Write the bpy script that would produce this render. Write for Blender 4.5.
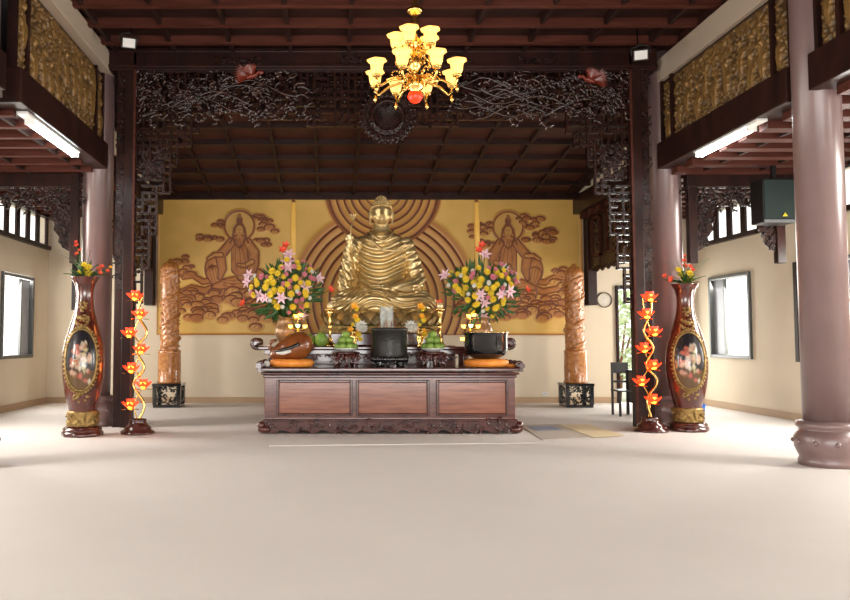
import bpy, math, random
import numpy as np
from mathutils import Vector, Matrix
PI = math.pi
R = math.radians
sc = bpy.context.scene
for o in list(bpy.data.objects): bpy.data.objects.remove(o)
COL = sc.collection

# ---------------------------------------------------------------- camera
CAMZ, FPX, PITCH, VPX = 1.4, 750.0, R(3.05), 329.0
cd = bpy.data.cameras.new('camera'); cam = bpy.data.objects.new('camera', cd); COL.objects.link(cam)
cam.location = (0, 0, CAMZ); cam.rotation_euler = (PI/2 + PITCH, 0, 0)
cd.sensor_width = 36; cd.lens = 36*FPX/850; cd.shift_x = (425-VPX)/850
cd.clip_start = .1; cd.clip_end = 300
sc.camera = cam

# ---------------------------------------------------------------- world, daylight, exposure
w = bpy.data.worlds.new('world'); sc.world = w; w.use_nodes = True
bg = w.node_tree.nodes['Background']; bg.inputs[0].default_value = (1, .985, .95, 1); bg.inputs[1].default_value = 1.5
def area(name, loc, rot, sx, sy, power, color=(1, .97, .93)):
    l = bpy.data.lights.new(name, 'AREA'); l.shape = 'RECTANGLE'; l.size = sx; l.size_y = sy; l.energy = power; l.color = color
    o = bpy.data.objects.new(name, l); COL.objects.link(o); o.location = loc; o.rotation_euler = rot
    return o
area('entrance_daylight', (.9, -3.0, 1.35), (R(72), 0, 0), 9.5, 2.2, 520, (1, .975, .96))
for i, (x, s) in enumerate(((8.35, 1), (-6.6, -1))):
    for y0 in (15.13, 11.27, 7.4, 3.5):
        area('window_daylight', (x, y0, 2.0), (0, s*R(66), 0), 1.9, 1.5, 130 if y0 > 15 else 240, (1, .96, .89))
area('doorway_daylight', (7.3, 17.2, 1.4), (R(-90), 0, 0), 1.3, 2.3, 75, (1, 1, .95))
vs = sc.view_settings
vs.view_transform = 'Standard'; vs.look = 'None'; vs.gamma = 1; vs.exposure = 0.55

# ---------------------------------------------------------------- helpers
def at(px, py, Y):
    """world point at depth Y seen at pixel px,py of the photograph"""
    dx = (px-VPX)/FPX; dz = (300-py)/FPX
    c, s = math.cos(PITCH), math.sin(PITCH)
    y = c - dz*s; z = s + dz*c
    t = Y/y
    return Vector((dx*t, Y, CAMZ + z*t))

class MB:
    def __init__(s): s.v = []; s.f = []; s.sm = []
    def add(s, vs_, fs, smooth=False, M=None):
        n = len(s.v)
        if M is not None: vs_ = [tuple(M @ Vector(p)) for p in vs_]
        s.v += [tuple(p) for p in vs_]
        s.f += [tuple(i+n for i in f) for f in fs]; s.sm += [smooth]*len(fs)
        return s
    def box(s, c, d, M=None, rz=0):
        x, y, z = d[0]/2, d[1]/2, d[2]/2
        T = Matrix.Translation(c) @ Matrix.Rotation(rz, 4, 'Z')
        if M is not None: T = M @ T
        vs_ = [(a*x, b*y, e*z) for a in (-1, 1) for b in (-1, 1) for e in (-1, 1)]
        return s.add(vs_, [(0,1,3,2),(4,6,7,5),(0,4,5,1),(2,3,7,6),(0,2,6,4),(1,5,7,3)], False, T)
    def bb(s, x0, x1, y0, y1, z0, z1): return s.box(((x0+x1)/2, (y0+y1)/2, (z0+z1)/2), (abs(x1-x0), abs(y1-y0), abs(z1-z0)))
    def tube(s, path, rad, n=8, cap=True, flat=None):
        P = [Vector(p) for p in path]; m = len(P)
        if not hasattr(rad, '__len__'): rad = [rad]*m
        vs_ = []; up = None
        for i in range(m):
            t = (P[min(i+1, m-1)] - P[max(i-1, 0)])
            t = t.normalized() if t.length > 1e-9 else Vector((0, 0, 1))
            if up is None:
                a = Vector((0, 0, 1)) if abs(t.z) < .9 else Vector((1, 0, 0))
                up = t.cross(a).normalized()
            up = (up - t*up.dot(t)).normalized(); v2 = t.cross(up)
            for k in range(n):
                an = 2*PI*k/n; vs_.append(P[i] + (up*math.cos(an) + v2*math.sin(an))*rad[i])
        fs = [(i*n+k, i*n+(k+1) % n, (i+1)*n+(k+1) % n, (i+1)*n+k) for i in range(m-1) for k in range(n)]
        s.add(vs_, fs, True)
        if cap:
            b = len(s.v)-m*n
            s.f += [tuple(b+k for k in reversed(range(n))), tuple(b+(m-1)*n+k for k in range(n))]; s.sm += [False, False]
        return s
    def lathe(s, prof, n=32, c=(0, 0, 0), fn=None, M=None, cap=True):
        vs_ = []
        for (r, z) in prof:
            for k in range(n):
                a = 2*PI*k/n; rr = r if fn is None else fn(r, a, z)
                vs_.append((c[0]+rr*math.cos(a), c[1]+rr*math.sin(a), c[2]+z))
        m = len(prof)
        fs = [(i*n+k, i*n+(k+1) % n, (i+1)*n+(k+1) % n, (i+1)*n+k) for i in range(m-1) for k in range(n)]
        if cap: fs += [tuple(reversed(range(n))), tuple((m-1)*n+k for k in range(n))]
        s.add(vs_, fs, True, M)
        if cap: s.sm[-2:] = [False, False]
        return s
    def ell(s, c, r, n=12, m=8, M=None):
        if not hasattr(r, '__len__'): r = (r, r, r)
        T = Matrix.Translation(c)
        if M is not None: T = T @ M
        vs_ = [(0, 0, -r[2])]
        for i in range(1, m):
            ph = -PI/2 + PI*i/m
            for k in range(n):
                a = 2*PI*k/n; vs_.append((r[0]*math.cos(ph)*math.cos(a), r[1]*math.cos(ph)*math.sin(a), r[2]*math.sin(ph)))
        vs_.append((0, 0, r[2])); L = len(vs_)-1
        fs = [(0, 1+(k+1) % n, 1+k) for k in range(n)]
        fs += [(1+(i-1)*n+k, 1+(i-1)*n+(k+1) % n, 1+i*n+(k+1) % n, 1+i*n+k) for i in range(1, m-1) for k in range(n)]
        fs += [(L, 1+(m-2)*n+k, 1+(m-2)*n+(k+1) % n) for k in range(n)]
        return s.add(vs_, fs, True, T)
    def prism(s, poly, a0, a1, axis='y', M=None):
        """2-D outline pushed along an axis: axis y -> outline in x,z; axis x -> outline in y,z; axis z -> outline in x,y"""
        def p3(p, a): return (p[0], a, p[1]) if axis == 'y' else ((a, p[0], p[1]) if axis == 'x' else (p[0], p[1], a))
        n = len(poly); vs_ = [p3(p, a0) for p in poly] + [p3(p, a1) for p in poly]
        fs = [tuple(range(n)), tuple(reversed(range(n, 2*n)))] + [(i, n+i, n+(i+1) % n, (i+1) % n) for i in range(n)]
        return s.add(vs_, fs, False, M)
    def leaf(s, base, d, up, L, wd, curl=.2, cup=.15, seg=5):
        """a leaf or petal with a little cup, as a thin solid blade"""
        d = Vector(d).normalized(); up = Vector(up); up = (up - d*up.dot(d)).normalized(); sd = d.cross(up)
        B = Vector(base); vs_ = []; fs = []
        for i in range(seg+1):
            t = i/seg; wv = wd*math.sin(PI*(.08+.92*t)**.8)*.5 if i < seg else .001
            c = B + d*L*t + up*(curl*L*t*t)
            vs_ += [c - sd*wv + up*cup*wd, c - up*.002, c + sd*wv + up*cup*wd]
        for i in range(seg):
            a = i*3; fs += [(a, a+1, a+4, a+3), (a+1, a+2, a+5, a+4)]
        return s.add(vs_, fs, True)
    def build(s, name, mat, parent=None, loc=None, bevel=0, rz=0, subd=0):
        me = bpy.data.meshes.new(name); me.from_pydata(s.v, [], s.f)
        me.polygons.foreach_set('use_smooth', s.sm); me.materials.append(mat); me.update()
        o = bpy.data.objects.new(name, me); COL.objects.link(o)
        if parent is not None: o.parent = parent
        if loc is not None: o.location = loc
        if rz: o.rotation_euler.z = rz
        if bevel:
            b = o.modifiers.new('bevel', 'BEVEL'); b.width = bevel; b.segments = 2; b.limit_method = 'ANGLE'; b.angle_limit = R(50)
        if subd:
            b = o.modifiers.new('sub', 'SUBSURF'); b.levels = subd; b.render_levels = subd
        return o

def tag(o, label, cat, group=None, kind=None):
    if label: o['label'] = label
    if cat: o['category'] = cat
    if group: o['group'] = group
    if kind: o['kind'] = kind
    return o
def thing(name, loc, label, cat, group=None, rz=0):
    o = bpy.data.objects.new(name, None); COL.objects.link(o); o.location = loc; o.rotation_euler.z = rz
    o.empty_display_size = .1
    return tag(o, label, cat, group)
def struct(o): o['kind'] = 'structure'; return o
def dup(o, parent=None):
    c = o.copy(); COL.objects.link(c)
    if parent is not None: c.parent = parent
    for ch in [q for q in ALL if q.parent == o]: pass
    return c
def kids(o): return [q for q in bpy.data.objects if q.parent == o]
def copy_tree(o, parent=None):
    ch = kids(o); c = o.copy(); COL.objects.link(c)
    if parent is not None: c.parent = parent
    for q in ch: copy_tree(q, c)
    return c

# ---------------------------------------------------------------- materials
def mat(name, col, rough=.5, metal=0, col2=None, scale=6, bump=0, bscale=40, coat=0, stretch=(1, 1, 1), emis=None, estr=0, trans=0, spec=.5, sss=0):
    m = bpy.data.materials.new(name); m.use_nodes = True; nt = m.node_tree; N = nt.nodes; L = nt.links
    b = N['Principled BSDF']; b.inputs['Base Color'].default_value = (*col, 1)
    b.inputs['Roughness'].default_value = rough; b.inputs['Metallic'].default_value = metal
    b.inputs['Coat Weight'].default_value = coat; b.inputs['Coat Roughness'].default_value = .12
    b.inputs['Specular IOR Level'].default_value = spec
    b.inputs['Transmission Weight'].default_value = trans
    if emis: b.inputs['Emission Color'].default_value = (*emis, 1); b.inputs['Emission Strength'].default_value = estr
    tc = N.new('ShaderNodeTexCoord'); mp = N.new('ShaderNodeMapping'); mp.inputs['Scale'].default_value = stretch
    L.new(tc.outputs['Object'], mp.inputs['Vector'])
    if col2:
        n = N.new('ShaderNodeTexNoise'); n.inputs['Scale'].default_value = scale; n.inputs['Detail'].default_value = 5
        L.new(mp.outputs[0], n.inputs['Vector'])
        r = N.new('ShaderNodeValToRGB'); r.color_ramp.elements[0].position = .35; r.color_ramp.elements[1].position = .65
        r.color_ramp.elements[0].color = (*col, 1); r.color_ramp.elements[1].color = (*col2, 1)
        L.new(n.outputs['Fac'], r.inputs[0]); L.new(r.outputs[0], b.inputs['Base Color'])
    if bump:
        n = N.new('ShaderNodeTexNoise'); n.inputs['Scale'].default_value = bscale; n.inputs['Detail'].default_value = 4
        L.new(mp.outputs[0], n.inputs['Vector'])
        bm = N.new('ShaderNodeBump'); bm.inputs['Strength'].default_value = bump; bm.inputs['Distance'].default_value = .02
        L.new(n.outputs['Fac'], bm.inputs['Height']); L.new(bm.outputs[0], b.inputs['Normal'])
    return m
def mat_attr(name, rough=.5, metal=0, coat=0, attr='paint', bump=0, metal_attr=False):
    m = bpy.data.materials.new(name); m.use_nodes = True; nt = m.node_tree; N = nt.nodes; L = nt.links
    b = N['Principled BSDF']; a = N.new('ShaderNodeAttribute'); a.attribute_name = attr
    L.new(a.outputs['Color'], b.inputs['Base Color'])
    if metal_attr: L.new(a.outputs['Alpha'], b.inputs['Metallic'])
    else: b.inputs['Metallic'].default_value = metal
    b.inputs['Roughness'].default_value = rough; b.inputs['Coat Weight'].default_value = coat
    return m
def set_paint(o, cols):
    a = o.data.color_attributes.new('paint', 'FLOAT_COLOR', 'POINT')
    c = np.ones((len(o.data.vertices), 4), np.float32); cols = np.asarray(cols, np.float32); c[:, :cols.shape[1]] = cols
    a.data.foreach_set('color', c.ravel())

M = {}
M['carpet'] = mat('carpet', (.74, .69, .65), .95, col2=(.76, .71, .67), scale=1.1, bump=.35, bscale=160)
M['wall'] = mat('cream_plaster', (.72, .62, .47), .85, col2=(.75, .65, .50), scale=1.5, bump=.05, bscale=60)
M['beam_cream'] = mat('cream_beam', (.42, .34, .26), .8)
M['column'] = mat('mauve_column_paint', (.165, .105, .10), .30, col2=(.19, .122, .118), scale=2, spec=.6)
M['dark'] = mat('dark_lacquered_wood', (.016, .007, .006), .35, col2=(.034, .012, .009), scale=5, stretch=(1, 1, .3), spec=.22)
M['carved'] = mat('carved_dark_wood', (.014, .006, .005), .22, col2=(.032, .011, .008), scale=9, spec=.38, bump=.4, bscale=30)
M['carvedgloss'] = mat('glossy_carved_foliage', (.016, .007, .005), .13, col2=(.04, .013, .008), scale=9, spec=.6, coat=.5)
M['redcarve'] = mat('red_lacquer', (.17, .022, .010), .25, coat=.5)
M['ceil'] = mat('ceiling_boards', (.016, .007, .006), .5, col2=(.03, .011, .008), spec=.2, scale=3, stretch=(.4, 3, 1))
M['purlin'] = mat('red_brown_purlins', (.060, .015, .009), .55, spec=.2, col2=(.095, .027, .017), scale=4, stretch=(.3, 3, 3))
M['sanct'] = mat('recess_ceiling_boards', (.045, .014, .009), .5, spec=.2, col2=(.062, .02, .013), scale=3)
M['paleboard'] = mat('pale_ceiling_board', (.22, .19, .17), .7, col2=(.15, .12, .10), scale=3)
M['altar'] = mat('polished_rosewood', (.085, .018, .011), .22, col2=(.16, .045, .024), scale=4, stretch=(.5, 2, 4), coat=.6)
M['altar_panel'] = mat('polished_rosewood_panel', (.20, .058, .028), .16, col2=(.30, .10, .05), scale=3, stretch=(.6, 2, 7), coat=.7)
M['altar_dark'] = mat('dark_rosewood_moulding', (.045, .010, .008), .2, col2=(.09, .022, .015), scale=6, coat=.6)
M['gold'] = mat('polished_gold', (.80, .56, .20), .26, 1, col2=(.70, .46, .14), scale=5)
M['statue'] = mat('gilded_bronze', (.80, .62, .32), .33, .78, col2=(.70, .52, .24), scale=3, bump=.08, bscale=25)
M['brass'] = mat('brass', (.85, .55, .17), .22, 1)
M['oldgold'] = mat('antique_gilding', (.36, .24, .08), .38, .7, col2=(.20, .12, .04), scale=18, bump=.6, bscale=45)
M['black'] = mat('black_lacquer', (.008, .008, .009), .15, coat=.6)
M['blackmat'] = mat('black_bronze', (.010, .009, .008), .35, .1, bump=.3, bscale=30)
M['honey'] = mat('honey_coloured_carved_wood', (.36, .12, .03), .25, col2=(.56, .24, .07), scale=16, coat=.5, bump=.5, bscale=22)
M['vase'] = mat('brown_red_glaze', (.10, .015, .007), .2, col2=(.045, .009, .006), scale=7, coat=.8)
M['paint'] = mat_attr('painted_scene', .25, coat=.5)
M['mural'] = mat_attr('mural_paint', .42)
M['gilt'] = mat_attr('gilded_carving', .42, metal_attr=True)
M['orange'] = mat('orange_silk_cushion', (.80, .24, .03), .5, col2=(.88, .33, .05), scale=10)
M['fishwood'] = mat('brown_carved_wood', (.16, .042, .012), .25, col2=(.26, .08, .02), scale=6, coat=.5)
M['green'] = mat('green_fruit_skin', (.16, .33, .05), .4, col2=(.28, .42, .08), scale=8)
M['leaf'] = mat('leaf_green', (.02, .07, .012), .5, col2=(.05, .13, .025), scale=12)
M['yellowf'] = mat('yellow_petals', (.86, .62, .02), .6, col2=(.90, .72, .08), scale=20)
M['pinkf'] = mat('pink_petals', (.66, .16, .22), .6, col2=(.78, .34, .40), scale=20)
M['lilyf'] = mat('pale_pink_lily_petals', (.72, .42, .50), .6, col2=(.85, .62, .66), scale=20)
M['redf'] = mat('red_petals', (.75, .04, .02), .55, col2=(.82, .12, .04), scale=20)
M['whitef'] = mat('white_petals', (.78, .76, .68), .6)
M['orangef'] = mat('orange_petals', (.88, .40, .02), .6)
M['white'] = mat('white_enamel', (.75, .75, .72), .3)
M['porcelain'] = mat('white_porcelain', (.7, .7, .66), .15, coat=.5)
M['candle'] = mat('yellow_wax', (.74, .42, .08), .5, col2=(.80, .50, .12), scale=3)
M['clockcase'] = mat('brown_clock_case', (.16, .12, .08), .4)
M['dialm'] = mat('cream_clock_dial', (.6, .55, .45), .6)
M['grey'] = mat('grey_painted_metal', (.16, .17, .18), .45)
M['shutter'] = mat('grey_window_leaf', (.33, .34, .38), .4)
M['winframe'] = mat('grey_green_window_frame', (.085, .09, .085), .4)
M['chair'] = mat('black_painted_wood', (.02, .018, .02), .35)
M['speaker'] = mat('dark_green_speaker_cloth', (.008, .022, .020), .55)
M['logo'] = mat('yellow_emblem', (.7, .55, .02), .5)
M['matgrey'] = mat('grey_straw_mat', (.42, .36, .30), .9, col2=(.50, .44, .37), scale=60, stretch=(.2, 4, 1))
M['matblue'] = mat('blue_grey_mat', (.22, .26, .36), .9, col2=(.28, .32, .42), scale=50)
M['matyellow'] = mat('straw_yellow_mat', (.66, .54, .30), .9, col2=(.72, .61, .40), scale=40, stretch=(.3, 5, 1))
M['blue'] = mat('blue_plastic', (.02, .12, .55), .4)
M['baseb'] = mat('tan_baseboard', (.48, .33, .2), .6)
M['foliage'] = mat('garden_leaves', (.62, .76, .46), .6, col2=(.80, .86, .66), scale=5)
M['earth'] = mat('garden_ground', (.45, .47, .36), .9, col2=(.55, .55, .45), scale=3)
M['tube'] = mat('fluorescent_tube', (1, 1, 1), .5, emis=(.86, .96, 1), estr=22)
M['shade'] = mat('glowing_frosted_glass', (.55, .32, .08), .35, emis=(1, .56, .13), estr=1.3)
M['bulb'] = mat('glowing_bulb', (1, .9, .7), .4, emis=(1, .75, .35), estr=4)
M['redglow'] = mat('glowing_red_glass', (.25, .01, .005), .3, emis=(1, .03, .004), estr=1.4)
M['petalglow'] = mat('glowing_red_lotus_petals', (.85, .06, .02), .4, emis=(1, .05, .006), estr=1.1)
M['coreglow'] = mat('glowing_yellow_lotus_core', (.95, .6, .1), .4, emis=(1, .42, .03), estr=3.5)
M['led_y'] = mat('yellow_lamp_glow', (1, .7, .2), .4, emis=(1, .55, .08), estr=3.5)
M['led_b'] = mat('pale_green_lamp_glow', (.5, 1, .8), .4, emis=(.5, 1, .45), estr=2)
def glassmat(name, tint=(1, 1, 1), mix=.12, rough=.03):
    m = bpy.data.materials.new(name); m.use_nodes = True; nt = m.node_tree; N = nt.nodes; L = nt.links
    N.remove(N['Principled BSDF']); t = N.new('ShaderNodeBsdfTransparent'); t.inputs[0].default_value = (*tint, 1)
    g = N.new('ShaderNodeBsdfGlossy'); g.inputs['Roughness'].default_value = rough; x = N.new('ShaderNodeMixShader'); x.inputs[0].default_value = mix
    L.new(t.outputs[0], x.inputs[1]); L.new(g.outputs[0], x.inputs[2]); L.new(x.outputs[0], N['Material Output'].inputs[0])
    return m
M['glass'] = glassmat('window_glass', (1, 1, 1), .08)
M['crystal'] = glassmat('clear_acrylic', (.93, .95, .93), .04, .3)

# ================================================================= THE SETTING
CX = .88                     # axis of the hall
XL, XR = -3.85, 5.61         # colonnades
WL, WR = -6.3, 8.1           # outer walls
YB = 16.8                    # back wall
YF, YN = 12.4, 8.5           # far and near columns
HA = 4.25                    # aisle ceiling
HN = 6.2                     # nave ceiling
YS = -3.2                    # front of the hall, open doors behind the camera

struct(MB().bb(WL-.2, WR+.2, YS, YB+.2, -.2, 0).build('floor', M['carpet']))
# back wall with a doorway
DX0, DX1, DH = 6.42, 7.75, 2.62
b = MB(); b.bb(WL-.2, DX0, YB, YB+.2, 0, 4.75); b.bb(DX1, WR+.2, YB, YB+.2, 0, 4.75); b.bb(DX0, DX1, YB, YB+.2, DH, 4.75)
struct(b.build('wall_back', M['wall']))
# side walls with windows and clerestory openings
WINS = [(14.36, 15.9), (10.5, 12.05), (6.64, 8.18), (2.75, 4.3)]
WZ0, WZ1 = 1.03, 2.72
CLZ0, CLZ1 = 3.48, 4.12
CLER = [(14.05, 16.65), (10.2, 12.3), (6.3, 8.4), (2.4, 4.5)]
def side_wall(name, x, sgn):
    b = MB(); x0, x1 = (x, x+.2*sgn)
    ys = YS
    for (a, c) in sorted(WINS):
        b.bb(x0, x1, ys, a, 0, CLZ0 - .3); b.bb(x0, x1, a, c, 0, WZ0); b.bb(x0, x1, a, c, WZ1, CLZ0-.3); ys = c
    b.bb(x0, x1, ys, YB, 0, CLZ0-.3)
    b.bb(x0, x1, YS, YB, CLZ0-.3, CLZ0)
    ys = YS
    for (a, c) in sorted(CLER):
        b.bb(x0, x1, ys, a, CLZ0, HA+.3); b.bb(x0, x1, a, c, CLZ1+.0, HA+.3); ys = c
    b.bb(x0, x1, ys, YB, CLZ0, HA+.3)
    struct(b.build(name, M['wall']))
struct(MB().bb(WL-.2, WR+.2, YS-.2, YS, 2.7, HN+.1).build('wall_front_light_block', M['wall']))  # unseen wall added above the entrance, keeps sky light off the ceiling
side_wall('wall_right', WR, 1); side_wall('wall_left', WL, -1)
for nm, x0, x1, y0, y1 in (('baseboard_back', WL, 6.40, YB-.025, YB), ('baseboard_right', WR-.025, WR, YS, YB-.03), ('baseboard_left', WL, WL+.025, YS, YB-.03)):
    struct(MB().bb(x0, x1, y0, y1, 0, .13).build(nm, M['baseb']))

# windows
wn = 0
for side, x, s in (('right', WR, 1), ('left', WL, -1)):
    for (a, c) in WINS:
        wn += 1
        root = bpy.data.objects.new('window_%d' % wn, None); COL.objects.link(root); root.location = (x, (a+c)/2, WZ0); struct(root)
        h = WZ1-WZ0; L = (c-a)/2; f = MB(); t = .07
        f.box((.03*-s+.06*s, -L+t/2, h/2), (.16, t, h)); f.box((.03*s, L-t/2, h/2), (.16, t, h)); f.box((.03*s, 0, t/2), (.16, 2*L-2*t, t)); f.box((.03*s, 0, h-t/2), (.16, 2*L-2*t, t))
        f.build('window_frame', M['winframe'], root, bevel=.008)
        # grey sliding leaf at the far end, glass in the rest
        lf = MB(); lf.box((.05*s, L-t-.2, h/2), (.03, .4, h-2*t)); lf.build('window_leaf', M['shutter'], root, bevel=.005)
        bar = MB(); bar.box((.05*s, L-t-.42, h/2), (.05, .045, h-2*t)); bar.build('sash_bar', M['winframe'], root)
        g = MB(); g.box((.08*s, -.2, h/2), (.008, 2*L-2*t-.44, h-2*t)); g.build('pane', M['glass'], root)
for side, x, s in (('right', WR, 1), ('left', WL, -1)):
    for (a, c) in CLER:
        wn += 1
        root = bpy.data.objects.new('window_%d' % wn, None); COL.objects.link(root); root.location = (x, (a+c)/2, CLZ0); struct(root)
        L = (c-a)/2; h = CLZ1-CLZ0; f = MB()
        f.box((-.02*s, 0, -.035), (.14, 2*L+.1, .09)); f.box((-.02*s, 0, h+.02), (.14, 2*L+.1, .08))
        n = 5 if c-a > 2.3 else 4
        for k in range(n+1):
            y = -L + 2*L*k/n; f.box((.01*s, y, h/2), (.05, .17 if 0 < k < n else .1, h))
        f.build('window_frame', M['dark'], root, bevel=.006)
        for k in range(n):
            y = -L + 2*L*(k+.5)/n; g = MB(); g.box((.02*s, y, h/2), (.008, 2*L/n-.17, h)); g.build('pane', M['glass'], root)
# doorway
root = bpy.data.objects.new('door_1', None); COL.objects.link(root); root.location = ((DX0+DX1)/2, YB, 0); struct(root)
f = MB(); hw = (DX1-DX0)/2
f.box((-hw+.025, -.01, DH/2), (.05, .12, DH)); f.box((hw-.04, 0, DH/2), (.09, .26, DH)); f.box((0, 0, DH-.045), (2*hw-.17, .26, .09)); f.build('door_frame', M['dark'], root, bevel=.008)
f = MB(); f.box((hw+.02, .75, DH/2-.05), (.05, 1.1, DH-.12)); f.build('door_leaf', M['dark'], root, bevel=.01)

# ceilings
def grid_ceiling(name, x0, x1, y0, y1, zf, dy, dx, board, pur, ph=.14, pw=.09, rib=.05, ye=None):
    """boards on purlins that run across and thinner ribs that run in depth; zf(y) is the underside of the boards"""
    b = MB(); n = 1
    b.add([(x0, y0, zf(y0)), (x1, y0, zf(y0)), (x1, y1, zf(y1)), (x0, y1, zf(y1)), (x0, y0, zf(y0)+.1), (x1, y0, zf(y0)+.1), (x1, y1, zf(y1)+.1), (x0, y1, zf(y1)+.1)],
          [(3,2,1,0),(4,5,6,7),(0,1,5,4),(1,2,6,5),(2,3,7,6),(3,0,4,7)])
    root = struct(b.build(name, board))
    y1 = ye or y1
    p = MB(); y = y0+dy/2
    while y < y1: p.box(((x0+x1)/2, y, zf(y)-ph/2+.01), (x1-x0, pw, ph)); y += dy
    p.build('purlins', pur, root)
    r = MB(); x = x0+dx/2
    while x < x1:
        a = (y0+y1)/2; ln = y1-y0; sl = math.atan2(zf(y1)-zf(y0), ln)
        T = Matrix.Translation((x, a, zf(a)-ph*.42)) @ Matrix.Rotation(sl, 4, 'X')
        r.box((0, 0, 0), (rib, ln/math.cos(sl), ph*.8), M=T); x += dx
    r.build('ribs', M['ceil'], root)
    return root
grid_ceiling('ceiling', XL-.1, XR+.1, YS, YF+.2, lambda y: HN, .66, .95, M['ceil'], M['purlin'], .13, .1, .06, 12.0)
grid_ceiling('ceiling', XL, XR, YF+.25, YB, lambda y: 4.70+(YB-y)*.135, .74, .80, M['sanct'], M['ceil'], .10, .08, .06)
grid_ceiling('ceiling', WL, XL, YS, YB, lambda y: HA, .5, .9, M['paleboard'], M['purlin'], .13, .1, .05)
grid_ceiling('ceiling', XR, WR, YS, YB, lambda y: HA, .5, .9, M['sanct'], M['purlin'], .16, .2, .05)
# boarding above the archway closes the chancel
struct(MB().bb(XL, XR, YF+.17, YF+.25, 5.25, HN+.1).build('wall_chancel', M['ceil']))
# cream wall plates above the colonnades and dark lintels below
tn = 0
for x, s in ((XL, -1), (XR, 1)):
    struct(MB().bb(x+.32*s, x+.38*s, YS, YB, 4.32, HN+.1).build('wall_upper', M['ceil']))
    xi = x - .17*s
    tn += 1; struct(MB().bb(xi-(.08 if s < 0 else 0)*s, x+.2*s, YS, YF-.05, 5.66 if s > 0 else 5.80, 6.03 if s > 0 else 6.13).build('trim_%d' % tn, M['beam_cream'], bevel=.01))
    tn += 1; struct(MB().bb(xi+.06*s, x+.2*s, YS, 12.0, 6.03 if s > 0 else 6.13, HN-.005).build('trim_%d' % tn, M['dark']))
    tn += 1; struct(MB().bb(x-.12*s, x+.14*s, YF+.25, YB, 4.22, 4.62).build('trim_%d' % tn, M['dark'], bevel=.01))
    for (a, c) in ((YF-.22, YN+.2), (YN-.2, 4.8), (4.4, .9), (.5, YS)):
        tn += 1; struct(MB().bb(xi-.05*s, x+.16*s, a, c, 4.2, 4.62).build('trim_%d' % tn, M['dark'], bevel=.012))
# dark board along the top of the mural wall
tn += 1; struct(MB().bb(XL, XR, YB-.14, YB-.001, 4.55, 4.70).build('trim_%d' % tn, M['dark'], bevel=.01))
# upper back wall trims on the chancel sides (cream plaster above the lintel)
for x, s in ((XL, -1), (XR, 1)):
    tn += 1; struct(MB().bb(x+.02*s, x+.12*s, YF+.26, YB, 4.62, 5.4).build('trim_%d' % tn, M['wall']))

# garden outside
struct(MB().bb(-40, 40, YB+.25, 60, -.35, -.25).build('ground', M['earth']))
rnd = random.Random(5)
def shrub(x, y, rad, h, label, seed):
    rr = random.Random(seed); t = thing('garden_shrub', (x, y, -.25), label, 'shrub')
    b = MB()
    for k in range(650):
        a = rr.uniform(0, 2*PI); ph = math.asin(rr.uniform(-.8, 1)); q = rr.uniform(.6, 1)
        p = Vector((rad*math.cos(a)*math.cos(ph)*q, rad*math.sin(a)*math.cos(ph)*q, h*.5+h*.5*math.sin(ph)*q))
        b.leaf(p, (rr.uniform(-1, 1), rr.uniform(-1, 1), rr.uniform(-.3, .8)), (0, 0, 1), .28, .14)
    b.build('foliage', M['foliage'], t)
    s = MB()
    for k in range(4): s.tube([(0, 0, 0), (.1*math.cos(k*1.6), .1*math.sin(k*1.6), h*.3), (.4*rad*math.cos(k*1.6), .4*rad*math.sin(k*1.6), h*.7)], [.05, .04, .02], 6)
    s.build('stem', M['fishwood'], t)
shrub(7.9, 20.5, 1.15, 3.2, 'leafy pale green shrub in the garden seen through the open doorway', 3)

# ================================================================= COLUMNS
def column(x, y, label):
    t = thing('column', (x, y, 0), label, 'column')
    MB().lathe([(.245, .48), (.245, 5.9), (.245, 6.19)], 48).build('shaft', M['column'], t)
    b = MB(); b.lathe([(.30, 0), (.30, .05), (.285, .09), (.30, .12), (.335, .2), (.335, .32), (.30, .385), (.275, .40), (.31, .42), (.315, .45), (.31, .48), (.25, .50)], 48)
    b.build('base', M['column'], t)
    s = MB()
    for k in range(10): a = 2*PI*k/10; s.ell((.335*math.cos(a), .335*math.sin(a), .26), (.03, .03, .03), 8, 6)
    s.build('base_studs', M['column'], t)
column(XL, YF, 'mauve round column behind the left brown vase')
column(XR, YF, 'mauve round column behind the right brown vase')
column(XR, YN, 'nearest mauve round column standing free on the right with studded base')
column(XL-.22, YN, 'mauve round column at the left edge of the photo')

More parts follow.
